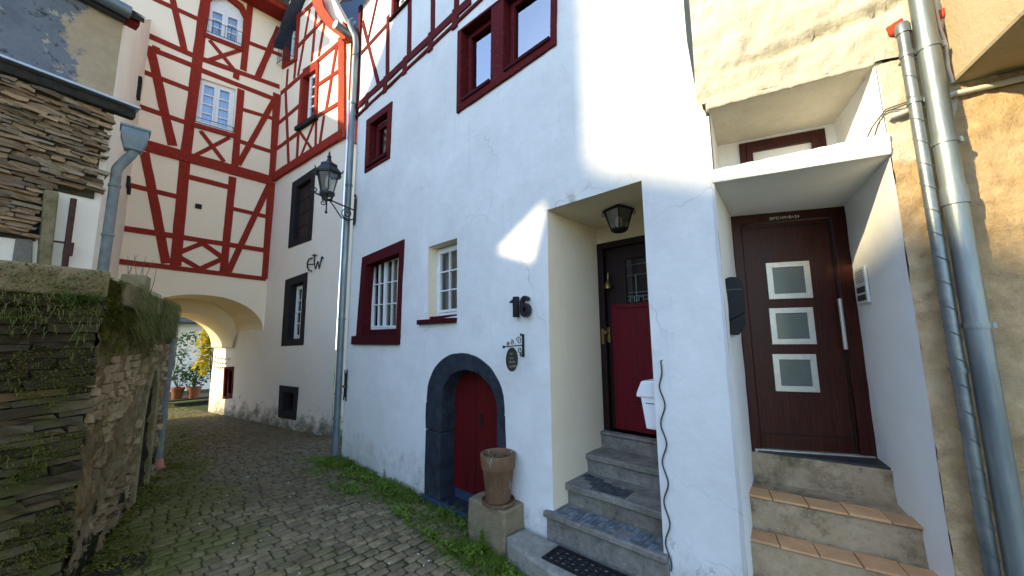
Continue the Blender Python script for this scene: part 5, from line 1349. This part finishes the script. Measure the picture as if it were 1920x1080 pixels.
# white letterbox inside the porch
lb = empty('white_letterbox', (3.1, 1.22, 1.4), 'white enamel letterbox with hood inside the porch beside the red door', 'letterbox')
x0, x1 = 2.99, 3.27
yl = onX(1197, 760, x0).y; z_t = onX(1200, 742, x0).z; z_b = onX(1206, 803, x0).z; z_h = onX(1200, 713, x0).z
MB().prism([(x0, 1.205, z_b), (x0, yl-.055, z_b), (x0, yl-.02, z_t), (x0, 1.205, z_t)], (x1-x0, 0, 0)).build('body', 'bwhite', lb, bevel=.008)
hood = [(1.205, z_t-.01), (yl+.015, z_t-.01), (yl+.005, z_t+.03), (yl-.035, z_h-.005), (yl-.075, z_h), (1.205, z_h+.0)]
MB().prism([(x0-.012, a, b) for a, b in hood], (x1-x0+.024, 0, 0)).build('hood', 'bwhite', lb, bevel=.012)
MB().prism([(x0-.002, 1.25, z_t-.05), (x0-.002, yl-.06, z_t-.05), (x0-.002, yl-.06, z_t-.056), (x0-.002, 1.25, z_t-.056)], (.001, 0, 0)).build('slot', 'grey', lb)
# black letterbox on the niche side
bl_ = empty('black_letterbox', pt(.2, .5, 1.9), 'black rounded metal letterbox on the left side of the brown door niche', 'letterbox')
d0, d1 = .16, .42
s_w = .012+(.181-.012)*(d0/.886)
zt2 = RP.px(1382, 518, -d0)[1]; zb2 = RP.px(1390, 612, -d0)[1]; sr_ = RP.px(1396, 560, -d0)[0]
sp = [(s_w-.03, zb2+.02), (s_w-.03, zt2-.06)]+[((s_w-.03+sr_)/2-(sr_-s_w+.03)/2*math.cos(math.pi*k/8), zt2-.06+.06*math.sin(math.pi*k/8)) for k in range(1, 8)]+[(sr_, zt2-.06), (sr_, zb2+.10)]
MB().prism([pt(a, d0, b) for a, b in sp], -RP.n*(d1-d0)).build('body', 'black', bl_, bevel=.006)
MB().prism([pt(a, d0+.01, b) for a, b in ((s_w-.03, zb2+.02), (sr_-.005, zb2+.105), (sr_-.002, zb2+.02), (sr_-.05, zb2-.06), (s_w-.03, zb2-.05))], -RP.n*(d1-d0-.02)).build('newspaper_tube', 'black', bl_, bevel=.006)
MB().prism([pt(a, d0-.001, b) for a, b in ((s_w+.0, zt2-.09), (sr_-.008, zt2-.09), (sr_-.008, zt2-.098), (s_w+.0, zt2-.098))], -RP.n*-.004).build('flap_seam', 'grey', bl_)
MB().prism([pt(sr_+.0005, d0+.02, zt2-.10), pt(sr_+.0005, d1-.02, zt2-.10), pt(sr_+.0005, d1-.02, zt2-.15), pt(sr_+.0005, d0+.02, zt2-.15)], RP.u*.006).build('mail_flap', 'black', bl_, bevel=.002)
MB().prism([pt(sr_+.001, d0+.09, zb2+.23), pt(sr_+.001, d0+.15, zb2+.23), pt(sr_+.001, d0+.15, zb2+.275), pt(sr_+.001, d0+.09, zb2+.275)], RP.u*.004).build('name_plate', 'plasticwhite', bl_)
# intercom on the right niche side
RJ = Plane(pt(DR[0], DR[1], 0), pt(.955, 0, 0)-pt(DR[0], DR[1], 0))
ic = empty('intercom', RJ.P(.3, 2.4, 0), 'white door intercom with speaker grille and two buttons on the niche wall', 'intercom')
qi = Quad(RJ, RJ.quad((1606, 504), (1625, 500), (1634, 567), (1614, 570)))
a0 = (qi.c[0].x+qi.c[3].x)/2; a1 = (qi.c[1].x+qi.c[2].x)/2; b1_ = (qi.c[0].y+qi.c[1].y)/2; b0_ = (qi.c[2].y+qi.c[3].y)/2
MB().pbox(RJ, a0, a1, b0_, b1_, .0, .018).build('housing', 'plasticwhite', ic, bevel=.005)
for k in range(6): zz = b1_-.03-.016*k; MB().pbox(RJ, a0+.025, a1-.03, zz-.003, zz+.002, .0175, .0192).build('grille_slot', 'grey', ic)
for k in (0, 1): MB().pbox(RJ, a0+.025, a1-.025, b0_+.02+k*.06, b0_+.065+k*.06, .0175, .022).build('button', 'grey', ic, bevel=.003)
cbl = MB().tube([DP.P(DW-.005, 2.38, .02), RJ.P(.03, 2.375, .006), RJ.P(a0-.03, b1_-.06, .004), RJ.P(a0+.01, b1_-.05, .006)], .005, 6).build('intercom_cable', 'wirewhite', None); tag(cbl, 'short pale cable leading to the white door intercom', 'cable')
# porch lantern and sensor
pl_ = empty('porch_lantern', (3.35, 1.9, 2.9), 'black four sided lantern hanging from the porch ceiling over the red door', 'lamp')
pc = onX(1160, 410, 3.36); lx2, ly2, lz2 = pc
def sqp(r, z, k, ph=.5): a = math.pi/2*k+ph; return V((lx2+r*math.cos(a), ly2+r*math.sin(a), lz2+z))
m = MB()
for r_, z in ((.155, .075), (.16, .085), (.03, .175), (.012, .20)): m.v += [tuple(sqp(r_, z, k)) for k in range(4)]
for L in range(3):
    for k in range(4): m.f.append((L*4+k, L*4+(k+1) % 4, (L+1)*4+(k+1) % 4, (L+1)*4+k))
m.f.append((3, 2, 1, 0)); m.build('roof', 'black', pl_)
for k in range(4):
    MB().tube([sqp(.075, -.11, k), sqp(.135, .075, k)], .008, 6).build('glazing_bar', 'black', pl_)
    MB().add([sqp(.073, -.11, k), sqp(.073, -.11, k+1), sqp(.132, .075, k+1), sqp(.132, .075, k)], [(0, 1, 2, 3)]).build('pane', 'lampglass', pl_, fix=False)
    MB().tube(spiral(sqp(.15, .045, k), V((math.cos(math.pi/2*k+.5), math.sin(math.pi/2*k+.5), 0)), ZA, .022, .005, 1.3, 1, 12), .004, 5).build('corner_scroll', 'black', pl_)
MB().lathe((lx2, ly2, lz2-.135), [(.06, 0), (.085, .02), (.085, .03)], 12).build('base', 'black', pl_)
MB().tube([(lx2, ly2, lz2+.19), (lx2, ly2, 3.19)], .007, 6).lathe((lx2, ly2, 3.165), [(.03, 0), (.05, .025)], 12).build('hanger', 'black', pl_)
MB().lathe((lx2, ly2, lz2-.10), [(.02, 0), (.035, .05), (.03, .10), (.004, .13)], 10).build('bulb', 'bulb', pl_, smooth=True)
sn = empty('motion_sensor', (3.4, 2.17, 3.0), 'small black motion sensor high on the porch side wall', 'sensor')
sc_ = onY(1118, 405, 2.13)
MB().tube([(sc_.x, 2.172, sc_.z), (sc_.x, 2.15, sc_.z)], .035, 12).build('wall_base', 'black', sn)
MB().tube([(sc_.x, 2.15, sc_.z), (sc_.x+.02, 2.09, sc_.z-.01)], .015, 8).build('joint', 'black', sn)
MB().lathe((sc_.x+.03, 2.075, sc_.z-.07), [(.03, 0), (.036, .03), (.034, .08), (.015, .10)], 12).build('head', 'black', sn, smooth=True)
MB().tube([(sc_.x+.03, 2.075, sc_.z+.02), (sc_.x+.05, 2.08, sc_.z+.18)], .006, 6).build('lead', 'black', sn)
# ================================================================== DOWNPIPES AND CONDUITS ON THE RIGHT
def rpipe(name, label, xpx, r, zt_top, mat, off, clips, spiral_=False):
    e = empty(name, RP.P(RP.px(xpx, 540, off)[0], 0, off), label, 'downpipe')
    u = RP.px(xpx, 540, off)[0]
    MB().tube([RP.P(u, -.1, off), RP.P(u, zt_top, off)], r, 18).build('pipe', mat, e, smooth=True)
    for z, rr_, hh in clips:
        MB().tube([RP.P(u, z, off), RP.P(u, z+hh, off)], r+rr_, 18).build('pipe_clip', mat, e, smooth=True)
        if hh < .06:
            MB().pbox(RP, u+r, u+r+.022, z, z+hh, off-.010, off+.010).build('clip_lug', mat, e); MB().tube([RP.P(u, z+hh/2, off-r), RP.P(u, z+hh/2, -.03)], .008, 6).build('clip_stem', mat, e)
    return e, u
ofb = .105
eb, ub = rpipe('thick_downpipe', 'thick galvanised downpipe on the tan roughcast wall', 1819, .048, 5.2, 'zinc', ofb, [(3.55, .005, .035), (2.97, .005, .03), (1.95, .005, .03), (.62, .005, .03), (2.62, .007, .10)])
es, us2 = rpipe('thin_spiral_downpipe', 'thinner spiral seamed zinc pipe left of the thick downpipe', 1772, .029, 3.72, 'zinc2', .085, [(3.55, .004, .03), (3.25, .005, .028), (1.72, .005, .028)])
m = MB(); hel = []
for i in range(520):
    z = -.05+3.7*i/519; a = z*2*math.pi/.135; hel.append(RP.P(us2, z, .085)+RP.u*(0.0295*math.cos(a))+RP.n*(0.0295*math.sin(a)))
m.tube(hel, .0028, 5); m.build('spiral_seam', 'zinc2', es)
MB().lathe(RP.P(us2, 3.70, .085), [(.035, 0), (.035, .05), (.027, .07), (.006, .08)], 16).build('pipe_cap', 'zinc2', es, smooth=True)
ca = RP.px(1668, 220, .04); cb2 = RP.px(1920, 126, .12)
co = MB().tube([RP.P(ca[0], ca[1]-.0, .03), RP.P(RP.px(1790, 176, .03)[0], RP.px(1790, 176, .03)[1], .03), RP.P(3.2, RP.px(1790, 176, .03)[1]+.06, .03)], .016, 10).build('wall_conduit', 'wirewhite', None, smooth=True); tag(co, 'pale conduit crossing the tan wall behind the two downpipes', 'conduit')
u, v = RP.px(1758, 60, .03)
cl = MB().tube([RP.P(u-.005, 4.6, .05), RP.P(u, v, .055), RP.P(u+.015, v-.1, .05), RP.P(u+.012, v-.24, .04), RP.P(u+.02, v-.34, .04)], .008, 6).build('loose_cable', 'wirewhite', None, smooth=True); tag(cl, 'loose white cable hanging beside the top of the thick downpipe', 'cable')
cl = MB().tube([RP.P(1.10, 3.30, .03), RP.P(.955, 3.27, .02), RP.P(.93, 3.22, -.03), RP.P(.92, 3.145, -.1)], .004, 5).tube([RP.P(1.10, 3.31, .03), RP.P(.955, 3.285, .02), RP.P(.91, 3.22, -.06), RP.P(.89, 3.145, -.16)], .004, 5).build('twin_wire', 'wire', None); tag(cl, 'thin twin wires running into the upper niche over the canopy', 'wire')
# red sandstone bits broken out below the bulging render
for i, pts in enumerate((((1660, 52), (1692, 32), (1702, 50), (1690, 66), (1670, 66)), ((1738, 15), (1768, 20), (1762, 60), (1752, 75), (1744, 50)), ((1764, 38), (1800, 0), (1788, -6), (1762, 22)))):
    MB().pprism(RP, [RP.px(*p, .05) for p in pts], -.02, .055+.004*i).build('red_stone', 'orange', rh, bevel=.01)
# ================================================================== POT, BLOCK, MAT, GRATE
blk = rough_block('stone_block', 'block', None, 2.605, 2.885, 2.525, 3.025, -.05, .37, .012, .06, .018, seed=21)
tag(blk, 'rough grey stone block carrying the flower pot beside the cellar door', 'block')
pot = empty('flower_pot', (2.70, 2.70, .37), 'weathered terracotta flower pot on a saucer with withered plants', 'flower pot')
PX, PY, PZ = 2.705, 2.70, .374
MB().lathe((PX, PY, PZ), [(.135, 0), (.155, .008), (.162, .035), (.154, .036), (.146, .015), (.02, .014)], 36).build('saucer', 'pot', pot, smooth=True)
MB().lathe((PX, PY, PZ+.018), [(.112, 0), (.116, .01), (.15, .30), (.152, .302), (.160, .305), (.163, .32), (.172, .425), (.168, .436), (.158, .436), (.150, .425), (.145, .36), (.01, .352)], 40).build('pot', 'pot', pot, smooth=True)
MB().lathe((PX, PY, PZ+.36), [(.146, 0), (.144, .012), (.08, .022), (.01, .018)], 24).build('soil', 'soil', pot, smooth=True)
m = MB(); rr = random.Random(12)
for i in range(46):
    a = rr.uniform(0, 6.28); r_ = .13*math.sqrt(rr.random()); p = V((PX+r_*math.cos(a), PY+r_*math.sin(a), PZ+.375)); d = V((rr.uniform(-1, 1), rr.uniform(-1, 1), rr.uniform(.3, 1))).normalized()*rr.uniform(.03, .075)
    m.leaf(p, d, .008)
m.build('withered_leaves', 'drygrass', pot, fix=False)
m = MB()
for i in range(9):
    a = rr.uniform(0, 6.28); p = V((PX+.05+.04*math.cos(a), PY-.05+.04*math.sin(a), PZ+.37)); m.tube([p, p+V((rr.uniform(-.03, .03), rr.uniform(-.03, .03), .05)), p+V((rr.uniform(-.06, .06), rr.uniform(-.06, .06), .075))], .002, 4)
m.build('dry_stems', 'twig', pot, fix=False)
mt = empty('door_mat', (2.7, 1.7, .165), 'black openwork rubber door mat on the entrance slab', 'door mat')
MW = (2.565, 2.80, 1.36, 2.07)
MPl = Plane((0, 0, 0), (1, 0, 0))
def mring(x0, x1, y0, y1, wdt, z0=.167, z1=.178):
    m_ = MB(); o_ = [(x0, y0), (x1, y0), (x1, y1), (x0, y1)]; i_ = [(x0+wdt, y0+wdt), (x1-wdt, y0+wdt), (x1-wdt, y1-wdt), (x0+wdt, y1-wdt)]
    vs = [(a, b, z) for z in (z0, z1) for pts in (o_, i_) for a, b in pts]; n_ = 4
    fs = []
    for i in range(4):
        j = (i+1) % 4; fs += [(8+i, 8+j, 12+j, 12+i), (i, j, 8+j, 8+i), (4+i, 12+i, 12+j, 4+j)]
    return m_.add(vs, fs)
mring(*MW, .022).build('border', 'mat', mt)
m = MB()
nx_, ny_ = 4, 11
for i in range(nx_):
    for j in range(ny_):
        cx = MW[0]+.03+(MW[1]-MW[0]-.06)*(i+.5)/nx_; cy = MW[2]+.03+(MW[3]-MW[2]-.06)*(j+.5)/ny_
        m.tube([(cx+.026*math.cos(t), cy+.029*math.sin(t), .172) for t in [2*math.pi*k/10+(i+j) % 2*.6 for k in range(10)]], .0085, 5, closed=True)
        if (i+j) % 2: m.tube([(cx-.028, cy-.02, .172), (cx+.028, cy+.02, .172)], .006, 5)
m.build('openwork', 'mat', mt, smooth=True)
gp_ = onZ(222, 1062, 0)
gr = empty('drain_grate', (gp_.x, gp_.y, 0), 'rusty slotted drain grate in the mossy edge of the alley', 'drain')
MB().abox(gp_.x-.19, gp_.x+.19, gp_.y-.17, gp_.y+.17, -.03, -.004).build('frame', 'joint', gr)
for k in range(9): MB().abox(gp_.x-.17, gp_.x+.17, gp_.y-.15+k*.036, gp_.y-.132+k*.036, -.01, .008).build('bar', 'drain', gr)
MB().pbox(RP, .938, .985, 3.0, 3.7, -.35, -.012).build('niche_corner', 'jamb', rh)
# close the slit between the pillar and the right niche
MB().prism([(2.879, .698, -.1), (2.8575, .668, -.1), (2.90, .6745, -.1), (3.0, .73, -.1)], (0, 0, 3.62)).build('pillar_return', 'white', house)

# ================================================================== COURTYARD BEYOND THE ARCH
cw_ = empty('courtyard_building', (1.5, 20, 0), 'white courtyard building with grey eave seen through the archway', 'building')
MB().abox(-4, 7, 20, 24, -.1, 2.78).build('wall', 'farwhite', cw_)
MB().prism([(-4.2, 19.6, 2.72), (7.2, 19.6, 2.72), (7.2, 22, 4.2), (-4.2, 22, 4.2)], (0, 0, .14)).build('roof', 'farroof', cw_)
MB().tube([(-4.2, 19.55, 2.72), (7.2, 19.55, 2.70)], .09, 10).build('gutter', 'farroof', cw_, smooth=True)
MB().abox(1.55, 2.05, 19.97, 20.02, .9, 2.1).build('window', 'greypaint', cw_)
pa = onZ(322, 748, .0); 
bn = empty('plank_stand', (1.6, 16.5, 0), 'low dark plank stand for plants in the courtyard', 'stand')
for k in range(5): MB().abox(1.3, 3.0, 15.2+k*.24, 15.42+k*.24, .16, .20).build('plank', 'timberdark', bn)
for x in (1.4, 2.9):
    for yy in (15.3, 16.3): MB().abox(x-.04, x+.04, yy-.04, yy+.04, -.02, .158).build('leg', 'timberdark', bn)
def foliage(mb, c, rad, n, size, r, squash=1.):
    for _ in range(n):
        a = r.uniform(0, 6.28); ph = math.acos(r.uniform(-1, 1)); k = r.random()**.45
        p = V(c)+V((math.sin(ph)*math.cos(a)*rad[0], math.sin(ph)*math.sin(a)*rad[1], math.cos(ph)*rad[2]))*k
        d = V((r.uniform(-1, 1), r.uniform(-1, 1), r.uniform(-.8, .4))).normalized()*size*r.uniform(.6, 1.3)
        mb.leaf(p, d, d.length*.33, up=V((r.uniform(-1, 1), r.uniform(-1, 1), 1)))
rr = random.Random(31)
for i, (x, yy, pr, lab) in enumerate(((1.72, 15.5, .16, 'clay pot with leggy shrub on the plank stand nearest the downpipe'), (2.08, 15.3, .17, 'clay pot with low green shrub on the plank stand nearest the yellow vine'))):
    e = empty('potted_shrub', (x, yy, .2), lab, 'plant', 'potted shrubs in the courtyard')
    MB().lathe((x, yy, .20), [(pr*.75, 0), (pr, .28), (pr*1.08, .285), (pr*1.08, .34), (pr*.9, .34), (pr*.85, .30)], 18).build('pot', 'claypot', e, smooth=True)
    m = MB(); 
    for k in range(7): m.tube([(x, yy, .48), (x+rr.uniform(-.2, .2), yy+rr.uniform(-.1, .1), .9), (x+rr.uniform(-.5, .4), yy+rr.uniform(-.2, .2), 1.3+.8*(1-i)*rr.random())], [.012, .008, .004], 5)
    m.build('stem', 'twig', e, fix=False)
    m = MB()
    if i == 0:
        for c, rd, nn in (((x-.1, yy, 1.6), (.4, .3, .4), 110), ((x+.15, yy, 2.05), (.35, .3, .25), 80), ((x, yy, 1.0), (.4, .3, .3), 120)): foliage(m, c, rd, nn, .11, rr)
    else:
        for c, rd, nn in (((x, yy, .85), (.42, .35, .35), 320), ((x+.1, yy, 1.15), (.3, .3, .2), 110)): foliage(m, c, rd, nn, .10, rr)
    m.build('foliage', 'greenleaf', e, fix=False)
vn = empty('yellow_vine', (2.3, 14.3, 0), 'vine with bright yellow autumn leaves climbing outside the arch', 'vine')
m = MB()
for k in range(5): m.tube([(2.36+.03*k, 14.2, -.02), (2.28+.05*k, 14.15, .8), (2.22+.04*k, 14.2, 1.6), (2.1+.07*k, 14.15, 2.4), (1.9+.09*k, 14.2, 2.9)], [.02, .017, .014, .010, .005], 6)
m.build('stem', 'twig', vn, fix=False)
m = MB()
for c, rd, nn in (((2.2, 14.2, 2.35), (.28, .22, .45), 210), ((2.12, 14.2, 1.75), (.28, .2, .4), 190), ((2.1, 14.2, 1.25), (.22, .2, .3), 110), ((2.0, 14.25, 2.85), (.4, .2, .2), 90)): foliage(m, c, rd, nn, .15, rr)
m.build('foliage', 'yellowleaf', vn, fix=False)
for i, (x, yy, z, lab) in enumerate(((1.2, 25.2, 4.4, 'yellow green tree showing above the courtyard roof'), (3.6, 26.5, 5.2, 'second yellow green tree behind the courtyard building'))):
    e = empty('courtyard_tree', (x, yy, 0), lab, 'tree', 'trees behind the courtyard')
    MB().tube([(x, yy, -.1), (x+.1, yy, 2), (x, yy, z)], [.2, .15, .06], 8).build('trunk', 'twig', e)
    m = MB()
    for k in range(9): foliage(m, (x+rr.uniform(-1.5, 1.5), yy+rr.uniform(-1, 1), z+rr.uniform(-.6, 1.4)), (.9, .9, .7), 150, .26, rr)
    m.build('crown', 'yellowleaf' if i == 0 else 'palegreen', e, fix=False)
bt = empty('pennant_string', (1.9, 13.0, 1.9), 'strings of tiny dark pennants across the far end of the archway', 'bunting')
for k in range(3):
    m = MB(); a = onY(396, 664+k*9, 13.3); b = onY(432-6*k, 672+k*8, 12.2)
    m.tube([a.lerp(b, t/8)+V((0, 0, -.05*math.sin(math.pi*t/8))) for t in range(9)], .004, 4); m.build('string', 'wire', bt)
    for j in range(6):
        p = a.lerp(b, (j+.5)/6)+V((0, 0, -.05*math.sin(math.pi*(j+.5)/6))); MB().add([p+V((-.018, 0, 0)), p+V((.018, .0, 0)), p+V((0, .004, -.05))], [(0, 1, 2)]).build('pennant', 'shutter', bt, fix=False)

# ================================================================== VEGETATION
rr = random.Random(77)
m = MB()
def facade_w(y):                           # width of the weedy strip in front of the facade
    if y > 6.9: return .12
    return .62 if 4.9 < y < 6.3 else .50 if y > 3.4 else .55
cnt = 0
clumps = [(rr.uniform(2.2, 6.9), rr.random()) for _ in range(480)]
for (cy, k) in clumps:
    wdt = facade_w(cy); cx = (2.86 if cy < 6.5 else 2.9)-wdt*k**1.25
    if 2.5 < cy < 3.05 and cx > 2.55: cx -= .3
    if cy < 2.5: cx = 2.50-.32*k
    dn = noise.noise(V((cx*3, cy*2.2, 1)))
    if dn < -.12: continue
    sz = .03+.07*(1-k)*rr.random()+.02*max(0, dn)
    for _ in range(int(55*(1.1-k*.6))):
        x = cx+rr.gauss(0, .07); y = cy+rr.gauss(0, .09)
        if x > 2.865 or not -1 < y: continue
        if 2.5 < y < 3.05 and x > 2.59: continue
        a = rr.uniform(0, 6.28); l = sz*rr.uniform(.5, 1.4); b = l*rr.uniform(.2, .8)
        m.blade((x, y, -.012), V((math.cos(a)*l*.25, math.sin(a)*l*.25, l)), .0028*rr.uniform(.8, 1.6), V((math.cos(a)*b, math.sin(a)*b, -b*.35)))
stuff(m.build('grass', 'grass', None, fix=False), 'short green grass and weeds along the foot of the white facade', 'grass')
m = MB()
for _ in range(6500):                       # small round-leaved ground weeds in the same strip
    cy = rr.uniform(2.2, 7.1); k = rr.random(); cx = (2.86 if cy < 6.5 else 3.0)-facade_w(cy)*1.05*k
    if cy < 2.5: cx = 2.48-.35*k
    if 2.5 < cy < 3.05 and cx > 2.58: continue
    if noise.noise(V((cx*3.2, cy*2.4, 8))) < .0+.3*k: continue
    a = rr.uniform(0, 6.28); l = rr.uniform(.018, .055); z = rr.uniform(0, .045)
    m.leaf((cx, cy, z), V((math.cos(a)*l, math.sin(a)*l, l*rr.uniform(-.1, .7))), l*.36)
stuff(m.build('ground_weeds', 'weed', None, fix=False), 'low broad leaved weeds matted along the foot of the facade', 'weeds')
m = MB()
for _ in range(30000):                       # moss and tiny grass by the foot of the garden wall and between cobbles
    y = rr.uniform(2.0, 8.6) if rr.random() < .8 else rr.uniform(8, 10.8); base = -.028+.2196*(y-4.64) if y > 4.6 else -.03-.05*(4.64-y); k = rr.random()**1.6; x = base+.02+k*1.05
    if noise.noise(V((x*2.2, y*1.5, 12))) < -.05+.35*k-.12: continue
    a = rr.uniform(0, 6.28); l = rr.uniform(.010, .030)*(1.2-k)+.004
    m.blade((x, y, -.012), V((math.cos(a)*l*.4, math.sin(a)*l*.4, l)), .0030, V((math.cos(a)*l*.5, math.sin(a)*l*.5, -l*.2)))
for _ in range(6000):
    y = rr.uniform(2.6, 8.2); base = -.028+.2196*(y-4.64) if y > 4.6 else -.05; k = rr.random()**1.3; x = base+.02+k*.62
    if noise.noise(V((x*2.5, y*2, 3))) < -.1: continue
    a = rr.uniform(0, 6.28); l = rr.uniform(.016, .045)*(1.1-.5*k); m.leaf((x, y, rr.uniform(0, .03)), V((math.cos(a)*l, math.sin(a)*l, l*rr.uniform(.0, .7))), l*.33)
stuff(m.build('mossy_grass', 'moss', None, fix=False), 'moss and tiny grass over the alley edge below the garden wall', 'moss')
# moss cushions and hanging grass on the garden wall
m = MB()
def surf(u, v): return MS.P(u, v, ms_ex(u, v)+.02)
for _ in range(60000):
    if rr.random() < .70:
        u = rr.uniform(.0, 3.45); v = 2.48-abs(rr.gauss(0, .34))
        if v < .9: continue
        if noise.noise(V((u*1.8, v*1.6, 21)))+.55*(v-1.95) < -.08: continue
        p = surf(u, v); nn = MS.n
        if v > 2.26 and u < .42 and rr.random() < .6: continue
    else:
        u = rr.uniform(-1.3, .0); v = rr.uniform(.2, 2.5)
        if noise.noise(V((u*2.6, v*3.2, 5))) < .0-.25*(v > 2.15): continue
        p = MF.P(u, v, .055+.03*rr.random()); nn = MF.n
    l = rr.uniform(.010, .036); d = (nn*rr.uniform(.5, 1.2)+V((rr.uniform(-.7, .7), rr.uniform(-.7, .7), rr.uniform(-.5, .8)))).normalized()*l
    m.blade(p, d, .0042, V((0, 0, -l*.25)))
stuff(m.build('wall_moss', 'moss', None, fix=False), 'thick green brown moss growing over the garden wall', 'moss')
m = MB()
for _ in range(4200):
    u = .5+2.95*rr.random()**.7; v = rr.uniform(2.0, 2.52)
    if noise.noise(V((u*2.4, v, 30))) < -.15: continue
    p = MS.P(u, v, .06); l = rr.uniform(.06, .20); a = rr.uniform(-.8, .8)
    m.blade(p, (MS.n*.8+MS.u*a+V((0, 0, .35))).normalized()*l*.6, .003, V((0, 0, -l*.9)))
for _ in range(480):
    u = -1.2*rr.random(); v = 2.32-abs(rr.gauss(0, .22)); p = MF.P(u, v, .07); l = rr.uniform(.03, .15)
    if noise.noise(V((u*4, v*3, 40))) < -.05: continue
    m.blade(p, (MF.n*.9+MF.u*rr.uniform(-.8, .8)+V((0, 0, .3))).normalized()*l*.6, .003, V((0, 0, -l*.8)))
stuff(m.build('hanging_grass', 'drygrass', None, fix=False), 'tufts of half dry grass hanging from the garden wall', 'grass')
def fern(loc, n, L, label, nrm, mat='fern', seed=1):
    r = random.Random(seed); e = empty('fern', loc, label, 'fern')
    for k in range(n):
        a = -1.3+2.6*k/(n-1)+r.uniform(-.1, .1); d = (V(nrm)*.55+V(nrm).cross(V((0, 0, 1)))*math.sin(a)+V((0, 0, 1))*math.cos(a)*.8).normalized()
        m_ = MB(); l = L*r.uniform(.7, 1.1); p = V(loc)
        for i in range(12):
            t = i/12; c = p+d*(l*t)+V((0, 0, -.28*l*t*t)); side = d.cross(V(nrm)).normalized(); w_ = l*.22*(1-t)**.8+.004
            for s in (-1, 1): m_.leaf(c, side*s*w_+d*w_*.4, w_*.16)
        m_.build('frond', mat, e, fix=False)
    return e
fu, fv = MF.px(150, 566, .06); fern(MF.P(fu, fv, .06), 11, .20, 'small dark green fern growing under the coping of the garden wall', MF.n, seed=3)
fu, fv = MF.px(30, 600, .06); fern(MF.P(fu, fv, .06), 8, .17, 'pale spreading fern low on the front of the garden wall', MF.n, 'drygrass', 8)
def weed(loc, label, n, h, mat, seed, lw=.3, upright=.9):
    r = random.Random(seed); e = empty('weed', loc, label, 'weed', 'weeds along the facade'); p = V(loc)
    MB().tube([p, p+V((.005, 0, h*.5)), p+V((0, .01, h))], [.004, .003, .0015], 5).build('stem', mat, e)
    m_ = MB()
    for i in range(n):
        t = i/n; a = i*2.4; l = h*.42*(1-.6*t)*r.uniform(.8, 1.2)
        m_.leaf(p+V((0, 0, h*(.05+.92*t))), V((math.cos(a)*l*(1-upright*.5*t), math.sin(a)*l*(1-upright*.5*t), l*(.3+upright*t*.8))), l*lw)
    m_.build('leaves', mat, e, fix=False)
weed(onZ(905, 1038, 0)+V((0, 0, -.01)), 'tall upright leafy weed in front of the stone block', 34, .20, 'weed', 5)
weed(onZ(880, 1060, 0), 'broad bright green weed rosette left of the tall upright weed', 16, .10, 'weed', 6, .4, .2)
weed(onZ(768, 930, 0)+V((-.0, 0, 0)), 'small reddish weed at the foot of the facade left of the cellar door', 14, .09, 'redleaf', 7, .35, .3)
weed(onZ(720, 898, 0), 'wispy dark weed at the foot of the facade below the red window', 16, .13, 'grass', 9, .2, .9)
weed(onZ(806, 1010, 0), 'low fresh green weed clump before the cellar threshold', 20, .10, 'weed', 10, .4, .3)
# dead stems behind the stub post
ds = empty('dead_stems', MS.P(2.4, 2.45, -.2), 'bare dead plant stems on the garden wall beside the stub post', 'stems')
for k in range(8):
    p = MS.P(1.95+.13*k, 2.42, -.2-.05*(k % 3)); q = p+V((rr.uniform(-.1, .15), rr.uniform(-.1, .1), rr.uniform(.35, .75)))
    MB().tube([p, p.lerp(q, .5)+V((rr.uniform(-.04, .04), 0, .02)), q], [.005, .004, .002], 5).build('stem', 'twig', ds)
m = MB()
for _ in range(46):                         # pale fallen petals and leaves
    y = rr.uniform(2.3, 8); x = rr.uniform(.2, 2.8)
    if not alley_ok(x, y): continue
    a = rr.uniform(0, 6.28); l = rr.uniform(.014, .028); m.leaf((x, y, .012), V((math.cos(a)*l, math.sin(a)*l, .003)), l*.4)
stuff(m.build('fallen_petals', 'paper', None, fix=False), 'a few pale fallen leaves and petals on the cobbles', 'leaves')
